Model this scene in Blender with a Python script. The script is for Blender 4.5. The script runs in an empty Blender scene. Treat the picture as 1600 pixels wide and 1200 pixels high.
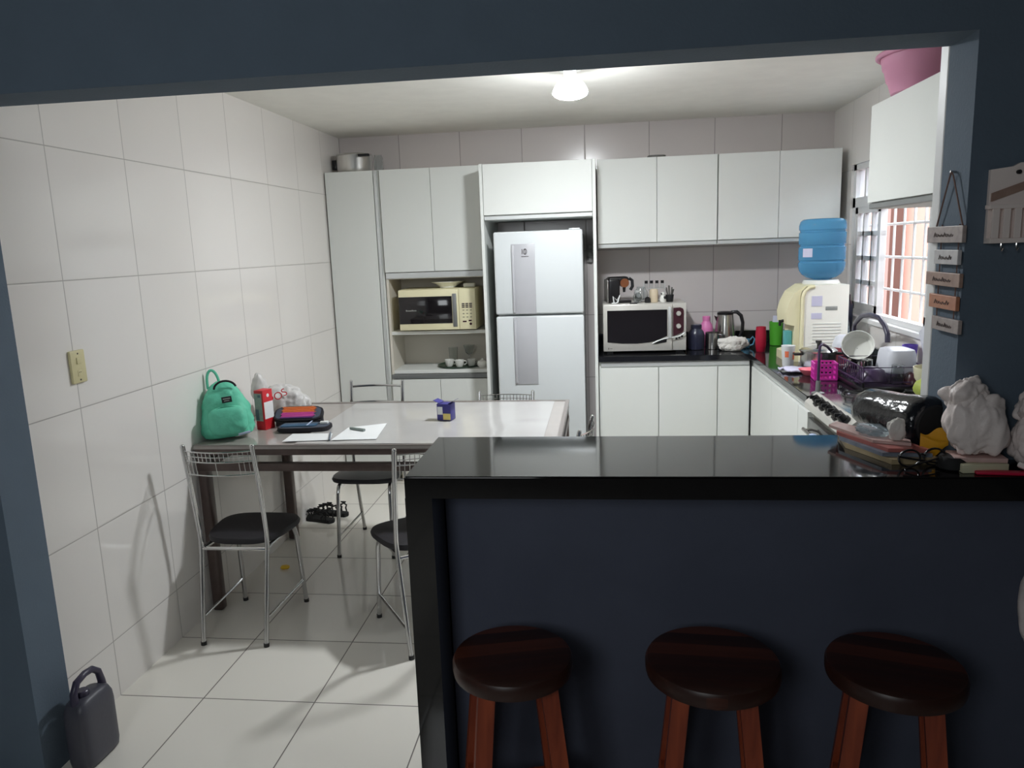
import bpy, bmesh, math, random
from mathutils import Vector, Matrix, Euler, noise
random.seed(11)
PI = math.pi
C = bpy.context.scene.collection
S = bpy.context.scene

# ------------------------------------------------------------------ camera
cam_d = bpy.data.cameras.new('camera')
cam = bpy.data.objects.new('camera', cam_d); C.objects.link(cam)
F_PX, YAW, PITCH, ROLL, CAM_H = 1181.913, -0.1229, -0.1795, -0.0360, 1.6888
cam_d.sensor_fit = 'HORIZONTAL'; cam_d.sensor_width = 36.0
cam_d.lens = F_PX / 1600 * 36.0
cam_d.clip_start = 0.05
_f = Vector((math.sin(YAW)*math.cos(PITCH), math.cos(YAW)*math.cos(PITCH), math.sin(PITCH)))
_r = Vector((math.cos(YAW), -math.sin(YAW), 0)); _u = _r.cross(_f)
_r2 = _r*math.cos(ROLL) + _u*math.sin(ROLL); _u2 = -_r*math.sin(ROLL) + _u*math.cos(ROLL)
_m = Matrix((_r2, _u2, -_f)).transposed().to_4x4(); _m.translation = Vector((0, 0, CAM_H))
cam.matrix_world = _m
S.camera = cam

# ------------------------------------------------------------------ world, exposure
world = bpy.data.worlds.new('world'); S.world = world; world.use_nodes = True
_bg = world.node_tree.nodes['Background']
_bg.inputs['Color'].default_value = (0.86, 0.93, 1.0, 1); _bg.inputs['Strength'].default_value = 10.0
S.view_settings.view_transform = 'Standard'; S.view_settings.look = 'None'
S.view_settings.exposure = 0.0; S.view_settings.gamma = 1.0; S.view_settings.use_curve_mapping = False
S.cycles.use_denoising = True
S.cycles.sample_clamp_indirect = 6.0
S.cycles.max_bounces = 10; S.cycles.diffuse_bounces = 6; S.cycles.glossy_bounces = 5; S.cycles.transmission_bounces = 8
BULB_WATTS = 47.5          # the bare bulb on the kitchen ceiling
DINING_WATTS = 19.0         # weak fill light added in the dining room behind the camera

# ------------------------------------------------------------------ materials
def lin(c):
    return tuple(((v/255)/12.92 if v/255 <= 0.04045 else ((v/255+0.055)/1.055)**2.4) for v in c)
def newmat(name):
    m = bpy.data.materials.new(name); m.use_nodes = True
    return m, m.node_tree, m.node_tree.nodes['Principled BSDF']
def mat(name, rgb, rough=0.5, metal=0.0, var=0.06, scale=8.0, bump=0.0, bscale=60.0, trans=0.0, ior=1.5, alpha=1.0, coat=0.0, spec=0.5):
    """procedural: a noise drives a slight tone change, and optionally a bump"""
    m, nt, b = newmat(name)
    c = lin(rgb)
    tc = nt.nodes.new('ShaderNodeTexCoord'); nz = nt.nodes.new('ShaderNodeTexNoise'); nz.inputs['Scale'].default_value = scale
    nz.inputs['Detail'].default_value = 3
    nt.links.new(tc.outputs['Object'], nz.inputs['Vector'])
    mx = nt.nodes.new('ShaderNodeMix'); mx.data_type = 'RGBA'
    mx.inputs[6].default_value = tuple(max(0, v*(1-var)) for v in c)+(1,)
    mx.inputs[7].default_value = tuple(min(1, v*(1+var)) for v in c)+(1,)
    nt.links.new(nz.outputs['Fac'], mx.inputs[0]); nt.links.new(mx.outputs[2], b.inputs['Base Color'])
    b.inputs['Roughness'].default_value = rough; b.inputs['Metallic'].default_value = metal
    b.inputs['IOR'].default_value = ior
    b.inputs['Specular IOR Level'].default_value = spec
    if trans: b.inputs['Transmission Weight'].default_value = trans
    if alpha < 1: b.inputs['Alpha'].default_value = alpha
    if coat: b.inputs['Coat Weight'].default_value = coat; b.inputs['Coat Roughness'].default_value = 0.08
    if bump:
        n2 = nt.nodes.new('ShaderNodeTexNoise'); n2.inputs['Scale'].default_value = bscale; n2.inputs['Detail'].default_value = 4
        nt.links.new(tc.outputs['Object'], n2.inputs['Vector'])
        bp = nt.nodes.new('ShaderNodeBump'); bp.inputs['Strength'].default_value = bump; bp.inputs['Distance'].default_value = 0.01
        nt.links.new(n2.outputs['Fac'], bp.inputs['Height']); nt.links.new(bp.outputs['Normal'], b.inputs['Normal'])
    return m
def tiles(name, rgb, grout, au, u0, du, av, v0, dv, width=0.0035, rough=0.12, tilevar=0.025, spec=0.5):
    """rectangular tiles with grout lines laid out in metres along two axes of the object's own space"""
    m, nt, b = newmat(name); N = nt.nodes; L = nt.links
    tc = N.new('ShaderNodeTexCoord'); sp = N.new('ShaderNodeSeparateXYZ'); L.new(tc.outputs['Object'], sp.inputs[0])
    def math_(op, a, bb=None):
        n = N.new('ShaderNodeMath'); n.operation = op
        for i, v in enumerate((a, bb)):
            if v is None: continue
            if isinstance(v, (int, float)): n.inputs[i].default_value = v
            else: L.new(v, n.inputs[i])
        return n.outputs[0]
    ds = []; ids = []
    for ax, o, d in ((au, u0, du), (av, v0, dv)):
        t = math_('DIVIDE', math_('SUBTRACT', sp.outputs[ax], o), d)
        fl = math_('FLOOR', t); fr = math_('SUBTRACT', t, fl)
        ds.append(math_('MULTIPLY', math_('MINIMUM', fr, math_('SUBTRACT', 1.0, fr)), d)); ids.append(fl)
    dmin = math_('MINIMUM', ds[0], ds[1])
    g = N.new('ShaderNodeMapRange'); g.inputs['From Min'].default_value = width*0.35; g.inputs['From Max'].default_value = width*0.8
    L.new(dmin, g.inputs['Value'])
    cb = N.new('ShaderNodeCombineXYZ'); L.new(ids[0], cb.inputs[0]); L.new(ids[1], cb.inputs[1])
    wn = N.new('ShaderNodeTexWhiteNoise'); wn.noise_dimensions = '3D'; L.new(cb.outputs[0], wn.inputs['Vector'])
    cl = N.new('ShaderNodeTexNoise'); cl.inputs['Scale'].default_value = 3.0; cl.inputs['Detail'].default_value = 5; L.new(tc.outputs['Object'], cl.inputs['Vector'])
    vv = math_('ADD', math_('MULTIPLY', wn.outputs['Value'], 0.5), math_('MULTIPLY', cl.outputs['Fac'], 0.5))
    c = lin(rgb)
    m1 = N.new('ShaderNodeMix'); m1.data_type = 'RGBA'
    m1.inputs[6].default_value = tuple(v*(1-tilevar) for v in c)+(1,); m1.inputs[7].default_value = tuple(min(1, v*(1+tilevar)) for v in c)+(1,)
    L.new(vv, m1.inputs[0])
    m2 = N.new('ShaderNodeMix'); m2.data_type = 'RGBA'; m2.inputs[6].default_value = lin(grout)+(1,)
    L.new(m1.outputs[2], m2.inputs[7]); L.new(g.outputs[0], m2.inputs[0]); L.new(m2.outputs[2], b.inputs['Base Color'])
    r = N.new('ShaderNodeMapRange'); r.inputs['To Min'].default_value = 0.7; r.inputs['To Max'].default_value = rough
    L.new(g.outputs[0], r.inputs['Value']); L.new(r.outputs[0], b.inputs['Roughness'])
    # pillowed tile edges
    h = N.new('ShaderNodeMapRange'); h.inputs['From Min'].default_value = 0.0; h.inputs['From Max'].default_value = 0.007
    L.new(dmin, h.inputs['Value'])
    bp = N.new('ShaderNodeBump'); bp.inputs['Strength'].default_value = 0.35; bp.inputs['Distance'].default_value = 0.0015
    L.new(h.outputs[0], bp.inputs['Height']); L.new(bp.outputs['Normal'], b.inputs['Normal'])
    b.inputs['Specular IOR Level'].default_value = spec
    return m
def wood(name, c1, c2, axis=0, scale=6.0, rough=0.4, planks=0.0):
    m, nt, b = newmat(name); N = nt.nodes; L = nt.links
    tc = N.new('ShaderNodeTexCoord'); mp = N.new('ShaderNodeMapping')
    sc = [scale*3]*3; sc[axis] = scale*0.25
    mp.inputs['Scale'].default_value = sc; L.new(tc.outputs['Object'], mp.inputs[0])
    nz = N.new('ShaderNodeTexNoise'); nz.inputs['Scale'].default_value = 2.0; nz.inputs['Detail'].default_value = 6; nz.inputs['Distortion'].default_value = 0.6
    L.new(mp.outputs[0], nz.inputs['Vector'])
    fac = nz.outputs['Fac']
    if planks:
        sp = N.new('ShaderNodeSeparateXYZ'); L.new(tc.outputs['Object'], sp.inputs[0])
        d = N.new('ShaderNodeMath'); d.operation = 'DIVIDE'; L.new(sp.outputs[1 if axis == 0 else 0], d.inputs[0]); d.inputs[1].default_value = planks
        fl = N.new('ShaderNodeMath'); fl.operation = 'FLOOR'; L.new(d.outputs[0], fl.inputs[0])
        wn = N.new('ShaderNodeTexWhiteNoise'); wn.noise_dimensions = '1D'; L.new(fl.outputs[0], wn.inputs['W'])
        mm = N.new('ShaderNodeMath'); mm.operation = 'MULTIPLY_ADD'; L.new(wn.outputs['Value'], mm.inputs[0]); mm.inputs[1].default_value = 0.6
        mul = N.new('ShaderNodeMath'); mul.operation = 'MULTIPLY'; L.new(fac, mul.inputs[0]); mul.inputs[1].default_value = 0.5
        L.new(mul.outputs[0], mm.inputs[2]); fac = mm.outputs[0]
    cr = N.new('ShaderNodeValToRGB'); cr.color_ramp.elements[0].position = 0.3; cr.color_ramp.elements[1].position = 0.75
    cr.color_ramp.elements[0].color = lin(c1)+(1,); cr.color_ramp.elements[1].color = lin(c2)+(1,)
    L.new(fac, cr.inputs[0]); L.new(cr.outputs[0], b.inputs['Base Color']); b.inputs['Roughness'].default_value = rough
    return m
def emit(name, rgb, strength):
    m, nt, b = newmat(name)
    b.inputs['Base Color'].default_value = (0.9, 0.9, 0.9, 1)
    b.inputs['Emission Color'].default_value = rgb+(1,); b.inputs['Emission Strength'].default_value = strength
    return m

M = {}
M['wall_tile_side'] = tiles('white gloss wall tile side', (232, 228, 224), (172, 168, 163), 1, 2.5185, 0.45, 2, 0.2285, 0.4657)
M['wall_tile_back'] = tiles('greyish wall tile', (207, 200, 198), (138, 131, 129), 0, -1.4612, 0.45, 2, 0.2430, 0.4657, rough=0.2)
M['floor_tile'] = tiles('floor tile', (232, 228, 219), (104, 98, 92), 0, -1.5664, 0.45, 1, 2.5185, 0.45, width=0.004, rough=0.1)
M['ceiling'] = mat('ceiling paint', (238, 236, 229), 0.9, bump=0.05, bscale=90)
M['navy_paint'] = mat('navy blue wall paint', (92, 106, 120), 0.85, var=0.08, bump=0.12, bscale=120)
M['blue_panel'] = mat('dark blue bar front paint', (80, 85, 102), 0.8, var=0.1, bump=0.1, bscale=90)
M['dining_paint'] = mat('dim dining wall paint', (120, 125, 128), 0.9)
M['granite'] = mat('polished black granite', (20, 18, 19), 0.06, var=0.5, scale=160, ior=1.6)
M['worktop'] = mat('polished dark worktop granite', (28, 28, 31), 0.07, var=0.5, scale=160, ior=1.6)
M['white_mdf'] = mat('white laminate', (220, 222, 218), 0.6, var=0.01, spec=0.3)
M['white_in'] = mat('cream laminate inside', (214, 208, 196), 0.45, var=0.02)
M['alu'] = mat('brushed aluminium profile', (205, 207, 206), 0.3, metal=0.35, var=0.03)
M['grey_profile'] = mat('grey aluminium strip', (140, 142, 142), 0.35, metal=0.6)
M['fridge'] = mat('white enamel', (208, 212, 213), 0.35, var=0.008)
M['fridge_strip'] = mat('silver plastic strip', (176, 176, 180), 0.35, metal=0.0, var=0.04)
M['dark_gap'] = mat('dark rubber', (30, 29, 29), 0.8)
M['chrome'] = mat('chrome', (205, 205, 205), 0.12, metal=1.0, var=0.02)
M['steel'] = mat('stainless steel', (196, 194, 190), 0.22, metal=1.0, var=0.03)
M['alu_pot'] = mat('polished aluminium', (214, 212, 208), 0.28, metal=0.9, var=0.03)
M['black_vinyl'] = mat('black vinyl', (38, 36, 40), 0.55, bump=0.08, bscale=150)
M['lit_black_vinyl'] = mat('black vinyl lit grey', (52, 52, 57), 0.4, bump=0.08, bscale=150)  # black seat vinyl, with the grey of reflected light put into its colour
M['black_plastic'] = mat('black plastic', (24, 23, 26), 0.3)
M['black_matte'] = mat('matte black', (22, 21, 22), 0.75)
M['black_glass'] = mat('black oven glass', (30, 27, 29), 0.08)
M['table_metal'] = mat('brown speckled table frame', (84, 70, 66), 0.32, var=0.35, scale=22, metal=0.15)
M['table_top'] = mat('greige gloss table top', (164, 157, 152), 0.09, var=0.06, scale=12)
M['table_film'] = mat('glossy white table film', (180, 178, 176), 0.1, var=0.03, bump=0.02, bscale=6)
M['mint'] = mat('mint nylon', (98, 198, 166), 0.6, var=0.12, scale=14, bump=0.5, bscale=26)
M['mint_dark'] = mat('mint piping', (70, 160, 132), 0.6)
M['red'] = mat('red carton', (204, 34, 46), 0.45)
M['paper'] = mat('white paper', (228, 230, 230), 0.7, var=0.02)
M['bag_white'] = mat('thin white plastic', (216, 214, 212), 0.35, var=0.05, scale=20, bump=0.3, bscale=30, alpha=0.9)
M['bag_bone'] = mat('crumpled white plastic bag', (232, 220, 216), 0.45, var=0.08, scale=20, bump=0.4, bscale=26)
M['cloth'] = mat('white cotton cloth', (222, 218, 212), 0.9, bump=0.4, bscale=40)
M['cream_plastic'] = mat('cream plastic', (232, 225, 188), 0.4, var=0.03)
M['yellowed'] = mat('yellowed switch plastic', (214, 205, 160), 0.45, var=0.04)
M['off_white_plastic'] = mat('white dispenser plastic', (248, 246, 236), 0.35, var=0.02)
M['water_blue'] = mat('blue water bottle', (112, 184, 226), 0.12, trans=0.6, ior=1.15, var=0.05)
M['glass'] = mat('clear glass', (240, 244, 244), 0.03, trans=1.0, ior=1.3, var=0.0)
M['window_glass'] = mat('window glass', (244, 246, 250), 0.02, trans=1.0, ior=1.05, var=0.0)
M['maroon'] = mat('maroon control panel', (66, 34, 42), 0.25)
M['silver_plastic'] = mat('silver painted steel', (206, 203, 196), 0.3, metal=0.25, var=0.02)
M['navy_enamel'] = mat('navy enamel', (36, 38, 58), 0.3)
M['pink'] = mat('pink plastic', (226, 130, 186), 0.4)
M['basin_pink'] = mat('dusty pink plastic', (206, 142, 170), 0.45, var=0.05)
M['magenta'] = mat('magenta plastic', (208, 52, 168), 0.4)
M['salmon'] = mat('salmon pink plastic', (246, 128, 142), 0.4)
M['crimson'] = mat('crimson plastic', (176, 26, 56), 0.35)
M['green'] = mat('green plastic', (84, 172, 52), 0.35)
M['teal'] = mat('teal plastic', (92, 170, 170), 0.5)
M['blue_mug'] = mat('blue glaze', (92, 150, 180), 0.25)
M['purple'] = mat('purple plastic', (112, 84, 200), 0.4)
M['dark_purple'] = mat('dark purple plastic', (62, 44, 76), 0.35)
M['lilac'] = mat('lilac paper', (206, 204, 226), 0.6)
M['orange_print'] = mat('orange print', (230, 120, 80), 0.5)
M['tub_white'] = mat('translucent white plastic', (226, 228, 236), 0.4, trans=0.15)
M['cream'] = mat('pale cream plastic', (206, 202, 172), 0.5)
M['jug_grey'] = mat('dark grey plastic', (70, 70, 80), 0.42, var=0.08, bump=0.05)
M['jug_cap'] = mat('dark violet grey plastic', (58, 54, 74), 0.35)
M['stool_wood'] = wood('dark stained stool wood', (52, 27, 20), (104, 52, 34), axis=0, planks=0.055)
M['stool_leg'] = wood('reddish stool leg wood', (120, 48, 28), (168, 78, 46), axis=2)
M['sign_grey'] = wood('greyed sign wood', (150, 138, 134), (176, 162, 158), axis=1)
M['sign_white'] = wood('whitewashed sign wood', (186, 182, 184), (206, 202, 202), axis=1)
M['sign_tan'] = wood('tan sign wood', (150, 122, 110), (174, 146, 132), axis=1)
M['sign_orange'] = wood('orange sign wood', (176, 116, 88), (198, 138, 106), axis=1)
M['table_rim'] = mat('grey table rim', (122, 114, 110), 0.3, var=0.12, scale=20)
M['ink'] = mat('dark ink', (70, 62, 62), 0.8)
M['faded_ink'] = mat('faded ink', (112, 100, 98), 0.8)
M['rope'] = mat('jute cord', (130, 104, 96), 0.9)
M['white_wood'] = mat('white painted wood', (242, 228, 222), 0.6)
M['black_bag'] = mat('shiny black plastic bag', (22, 24, 30), 0.16, var=0.3, bump=0.55, bscale=24)
M['yellow_bag'] = mat('yellow printed packet', (226, 164, 40), 0.3, bump=0.3, bscale=24)
M['red_dark'] = mat('red plastic', (196, 24, 64), 0.4)
M['magazine_pink'] = mat('pinkish printed paper', (204, 172, 166), 0.35, var=0.35, scale=22)
M['magazine_blue'] = mat('blue grey printed paper', (120, 128, 142), 0.3, var=0.6, scale=26)
M['magazine_olive'] = mat('olive printed paper', (168, 150, 116), 0.4, var=0.3, scale=18)
M['magazine_red'] = mat('reddish printed paper', (178, 104, 98), 0.35, var=0.4, scale=20)
M['yellow'] = mat('yellow plastic', (232, 190, 50), 0.4)
M['frame_white'] = mat('white painted steel', (222, 222, 222), 0.4)
M['outside_wall'] = mat('salmon rendered wall', (122, 84, 72), 0.9, var=0.1, scale=4)
M['outside_pillar'] = mat('dark salmon wall band', (88, 60, 52), 0.9)
M['bottle_clear'] = mat('clear thin plastic', (214, 226, 234), 0.1, trans=0.8, ior=1.1)
M['coffee_brown'] = mat('copper brown plastic', (120, 70, 40), 0.35)
M['beige_box'] = mat('beige ceramic', (206, 190, 164), 0.5)
M['box_blue'] = mat('indigo carton', (58, 54, 128), 0.4)
M['box_yellow'] = mat('yellow carton print', (226, 206, 120), 0.5)
M['grey_print'] = mat('grey carton print', (150, 152, 148), 0.5, var=0.25, scale=60)
M['pencil_orange'] = mat('orange pencil', (222, 120, 64), 0.4)
M['pencil_pink'] = mat('pink pencil', (206, 80, 160), 0.4)
M['pencil_violet'] = mat('violet pencil', (112, 56, 130), 0.4)
M['pencil_blue'] = mat('blue pencil', (72, 110, 140), 0.4)
M['pencil_grey'] = mat('steel grey pencil', (96, 106, 118), 0.4)
M['fabric_dark'] = mat('black canvas', (30, 28, 34), 0.8)
M['fabric_navy'] = mat('dark slate lining', (70, 78, 92), 0.8)
M['pen_grey'] = mat('grey green pen', (128, 138, 134), 0.4)
M['towel_blue'] = mat('pale blue towel', (176, 188, 214), 0.9, bump=0.3, bscale=80)
M['dark_green'] = mat('dark green glass', (30, 60, 40), 0.2)
M['lid_grey'] = mat('dark grey tray', (92, 90, 86), 0.5)
M['fruit_green'] = mat('lime green packet', (176, 190, 90), 0.4)
M['bulb'] = emit('bulb glow', (0.93, 0.97, 1.0), BULB_WATTS/(PI*0.0265))
M['opal'] = emit('glowing opal lamp shell', (0.93, 0.97, 1.0), 2.2)
M['ceramic'] = mat('white ceramic', (226, 226, 220), 0.2)

# ------------------------------------------------------------------ mesh helpers
class MB:
    def __init__(self): self.b = bmesh.new()
    def _xf(self, vs, loc, rot):
        if rot: bmesh.ops.rotate(self.b, verts=vs, cent=(0, 0, 0), matrix=Euler(rot).to_matrix())
        bmesh.ops.translate(self.b, verts=vs, vec=loc)
    def box(self, x0, x1, y0, y1, z0, z1, bev=0.0, seg=2, rot=None):
        """axis box; rot turns it about its own centre"""
        r = bmesh.ops.create_cube(self.b, size=1.0); vs = r['verts']
        bmesh.ops.scale(self.b, verts=vs, vec=(abs(x1-x0), abs(y1-y0), abs(z1-z0)))
        if bev:
            es = list({e for v in vs for e in v.link_edges})
            res = bmesh.ops.bevel(self.b, geom=es, offset=bev, segments=seg, affect='EDGES', profile=0.5)
            vs = list({v for f in res['faces'] for v in f.verts} | {v for v in vs if v.is_valid})
        self._xf(vs, ((x0+x1)/2, (y0+y1)/2, (z0+z1)/2), rot)
        return self
    def prism(self, poly, z0, z1, bev=0.0):
        n = len(poly)
        a = [self.b.verts.new((x, y, z0)) for x, y in poly]; c = [self.b.verts.new((x, y, z1)) for x, y in poly]
        self.b.faces.new(list(reversed(a))); self.b.faces.new(c)
        es = []
        for i in range(n): self.b.faces.new((a[i], a[(i+1) % n], c[(i+1) % n], c[i]))
        if bev:
            es = [e for v in c for e in v.link_edges]
            bmesh.ops.bevel(self.b, geom=list(set(es)), offset=bev, segments=2, affect='EDGES')
        return self
    def prism_x(self, poly, x0, x1):       # poly in (y, z)
        n = len(poly)
        a = [self.b.verts.new((x0, y, z)) for y, z in poly]; c = [self.b.verts.new((x1, y, z)) for y, z in poly]
        self.b.faces.new(list(reversed(a))); self.b.faces.new(c)
        for i in range(n): self.b.faces.new((a[i], a[(i+1) % n], c[(i+1) % n], c[i]))
        return self
    def prism_y(self, poly, y0, y1):       # poly in (x, z)
        n = len(poly)
        a = [self.b.verts.new((x, y0, z)) for x, z in poly]; c = [self.b.verts.new((x, y1, z)) for x, z in poly]
        self.b.faces.new(a); self.b.faces.new(list(reversed(c)))
        for i in range(n): self.b.faces.new((c[i], c[(i+1) % n], a[(i+1) % n], a[i]))
        return self
    def loft(self, rings, cap=True, close=False):
        R = [[self.b.verts.new(p) for p in ring] for ring in rings]
        n = len(R[0]); k = len(R)
        for i in range(k if close else k-1):
            A, B = R[i], R[(i+1) % k]
            for j in range(n):
                try: self.b.faces.new((A[j], A[(j+1) % n], B[(j+1) % n], B[j]))
                except ValueError: pass
        if cap and not close:
            self.b.faces.new(list(reversed(R[0]))); self.b.faces.new(R[-1])
        return self
    def lathe(self, prof, seg=28, loc=(0, 0, 0), rot=None, cap=True):
        """prof: (radius, z) from bottom to top"""
        mt = Euler(rot).to_matrix() if rot else Matrix.Identity(3); L = Vector(loc)
        rings = [[mt @ Vector((r*math.cos(2*PI*j/seg), r*math.sin(2*PI*j/seg), z)) + L for j in range(seg)] for r, z in prof]
        return self.loft(rings, cap)
    def cyl(self, p0, p1, r0, r1=None, seg=16):
        r1 = r0 if r1 is None else r1
        return self.tube([p0, p1], [r0, r1], seg)
    def tube(self, pts, r, seg=10, close=False):
        pts = [Vector(p) for p in pts]; n = len(pts)
        rs = r if isinstance(r, (list, tuple)) else [r]*n
        rings = []; prev = None
        for i, p in enumerate(pts):
            if close: t = pts[(i+1) % n]-pts[i-1]
            else: t = (pts[min(i+1, n-1)]-pts[max(i-1, 0)])
            t.normalize()
            if prev is None:
                a = Vector((0, 0, 1)) if abs(t.z) < 0.9 else Vector((1, 0, 0)); nrm = a.cross(t).normalized()
            else: nrm = (prev-t*prev.dot(t)).normalized()
            prev = nrm; bn = t.cross(nrm)
            rings.append([p+(nrm*math.cos(2*PI*j/seg)+bn*math.sin(2*PI*j/seg))*rs[i] for j in range(seg)])
        return self.loft(rings, True, close)
    def sphere(self, loc, r, sc=(1, 1, 1), sub=3):
        res = bmesh.ops.create_icosphere(self.b, subdivisions=sub, radius=r); vs = res['verts']
        bmesh.ops.scale(self.b, verts=vs, vec=sc); bmesh.ops.translate(self.b, verts=vs, vec=loc); return self
    def crumple(self, loc, size, amp=0.25, freq=3.0, seed=0, sub=4, floor=True):
        """an irregular creased lump with a flat underside, its base at loc"""
        res = bmesh.ops.create_icosphere(self.b, subdivisions=sub, radius=1.0); vs = res['verts']
        o = Vector((seed*7.3, seed*3.1, seed*1.7))
        for v in vs:
            p = v.co.copy()
            a = Vector((p.x*1.5, p.y*1.5, p.z*0.9-0.6*p.x))*freq; w = a+Vector((noise.noise(a*0.8+o), noise.noise(a*0.8-o), 0))*0.5
            v1 = noise.voronoi(w*0.5+o)[0]; v2 = noise.voronoi(w*1.1+o)[0]
            d = noise.noise(p*freq*0.5+o)*0.5 + (v1[1]-v1[0])*0.55-0.22 + (v2[1]-v2[0])*0.22-0.08
            p = p*(1+amp*d)
            if floor and p.z < -0.72: p.z = -0.72+(p.z+0.72)*0.08
            v.co = Vector((p.x*size[0]/2, p.y*size[1]/2, (p.z+0.75)*size[2]/1.75))
        bmesh.ops.translate(self.b, verts=vs, vec=loc); return self
    def sheet(self, nx, ny, fn, thick=0.0):
        """a grid whose point (u, v in 0..1) sits at fn(u, v); thick closes it downwards"""
        def grid(dz): return [[self.b.verts.new(Vector(fn(i/nx, j/ny))+Vector((0, 0, dz))) for j in range(ny+1)] for i in range(nx+1)]
        A = grid(0.0)
        for i in range(nx):
            for j in range(ny): self.b.faces.new((A[i][j], A[i+1][j], A[i+1][j+1], A[i][j+1]))
        if thick:
            B = grid(-thick)
            for i in range(nx):
                for j in range(ny): self.b.faces.new((B[i][j], B[i][j+1], B[i+1][j+1], B[i+1][j]))
            for i in range(nx):
                self.b.faces.new((A[i][0], B[i][0], B[i+1][0], A[i+1][0])); self.b.faces.new((A[i+1][ny], B[i+1][ny], B[i][ny], A[i][ny]))
            for j in range(ny):
                self.b.faces.new((A[0][j+1], B[0][j+1], B[0][j], A[0][j])); self.b.faces.new((A[nx][j], B[nx][j], B[nx][j+1], A[nx][j+1]))
        return self
def obj(name, mb, m, parent=None, smooth=True, angle=40, loc=None, rot=None):
    me = bpy.data.meshes.new(name)
    bmesh.ops.recalc_face_normals(mb.b, faces=mb.b.faces[:])
    if smooth:
        for f in mb.b.faces: f.smooth = True
        for e in mb.b.edges:
            if len(e.link_faces) == 2 and e.calc_face_angle(0) > math.radians(angle): e.smooth = False
    mb.b.to_mesh(me); mb.b.free()
    o = bpy.data.objects.new(name, me); C.objects.link(o)
    me.materials.append(M[m] if isinstance(m, str) else m)
    if parent is not None: o.parent = parent
    if loc: o.location = loc
    if rot: o.rotation_euler = rot
    return o
def tag(o, label, cat, group=None):
    o['label'] = label; o['category'] = cat
    if group: o['group'] = group
    return o
def thing(name, label, cat, loc=(0, 0, 0), rotz=0.0, group=None, rot=None):
    o = bpy.data.objects.new(name, None); C.objects.link(o); o.empty_display_size = 0.05
    o.location = loc; o.rotation_euler = rot if rot else (0, 0, rotz)
    return tag(o, label, cat, group)
def struct(name, mb, m, parent=None, smooth=False):
    o = obj(name, mb, m, parent, smooth)
    if parent is None: o['kind'] = 'structure'
    return o
def single(name, mb, m, label, cat, loc=(0, 0, 0), rotz=0.0, group=None, rot=None, angle=40):
    """a thing that is one mesh"""
    o = obj(name, mb, m, None, True, angle); o.location = loc; o.rotation_euler = rot if rot else (0, 0, rotz)
    return tag(o, label, cat, group)
def dup(root, loc, rotz=0.0, label=None, group=None):
    r = root.copy(); C.objects.link(r); r.location = loc; r.rotation_euler = (0, 0, rotz)
    if label: r['label'] = label
    if group: r['group'] = group
    for ch in list(root.children):
        c = ch.copy(); C.objects.link(c); c.parent = r
        for g in list(ch.children):
            d = g.copy(); C.objects.link(d); d.parent = c
    return r
def label_on(o, text): o['label'] = text; return o
def superring(hw, hd, z, n=28, e=3.0, cx=0.0, cy=0.0, tilt=None):
    out = []
    for j in range(n):
        a = 2*PI*j/n; c, s = math.cos(a), math.sin(a)
        out.append(Vector((cx+hw*math.copysign(abs(c)**(2/e), c), cy+hd*math.copysign(abs(s)**(2/e), s), z)))
    return out
def letters(name, text, size, m, parent, loc, rot, depth=0.0006):
    cu = bpy.data.curves.new(name, 'FONT'); cu.body = text; cu.size = size; cu.extrude = depth; cu.align_x = 'CENTER'; cu.align_y = 'CENTER'
    tmp = bpy.data.objects.new(name+'_tmp', cu); C.objects.link(tmp)
    dg = bpy.context.evaluated_depsgraph_get(); me = bpy.data.meshes.new_from_object(tmp.evaluated_get(dg))
    bpy.data.objects.remove(tmp); bpy.data.curves.remove(cu)
    o = bpy.data.objects.new(name, me); C.objects.link(o); me.materials.clear(); me.materials.append(M[m])
    o.parent = parent; o.location = loc; o.rotation_euler = rot
    return o
# ------------------------------------------------------------------ added fill light
def area(name, loc, rot, size, watts, col=(1, 1, 1)):
    d = bpy.data.lights.new(name, 'AREA'); d.energy = watts; d.size = size; d.color = col
    o = bpy.data.objects.new(name, d); C.objects.link(o); o.location = loc; o.rotation_euler = rot
    return o
area('dining_fill', (-0.9, -1.0, 2.1), (PI/2-0.25, 0, 0.22), 0.9, DINING_WATTS, (0.92, 0.97, 1.0))  # added fill to lift the bar side

# ------------------------------------------------------------------ the room
CZ = 2.5165
struct('floor', MB().box(-3.0, 1.705, -2.6, 5.73, -0.1, 0.0).box(1.705, 2.6, -2.6, 2.16, -0.1, 0.0), 'floor_tile')
struct('ceiling', MB().box(-2.03, 1.705, 2.185, 5.73, CZ, CZ+0.1), 'ceiling')
struct('ceiling_dining', MB().box(-3.0, 2.6, -2.6, 2.185, 2.62, 2.72), 'dining_paint')
struct('wall_left', MB().box(-2.03, -1.913, 2.185, 5.609, 0, CZ), 'wall_tile_side')
struct('wall_back', MB().box(-2.03, 1.705, 5.609, 5.73, 0, CZ), 'wall_tile_back')
WY0, WY1, WZ0, WZ1 = 3.80, 5.20, 1.185, 2.12
struct('wall_right', MB().box(1.585, 1.705, 2.235, WY0, 0, CZ).box(1.585, 1.705, WY1, 5.609, 0, CZ)
       .box(1.585, 1.705, WY0, WY1, 0, WZ0).box(1.585, 1.705, WY0, WY1, WZ1, CZ), 'wall_tile_side')
struct('wall_front', MB().box(-3.0, 2.6, 2.03, 2.185, 2.155, 2.62).box(-3.0, -1.85, 2.03, 2.185, 0, 2.155)
       .box(0.895, 2.6, 2.03, 2.185, 1.04, 2.155), 'navy_paint')
struct('wall_bar', MB().box(-0.455, 2.6, 2.03, 2.16, 0, 1.04), 'blue_panel')
struct('trim_1', MB().box(0.893, 1.705, 2.185, 2.235, 0.96, CZ-0.002, 0.004), 'frame_white')
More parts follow.
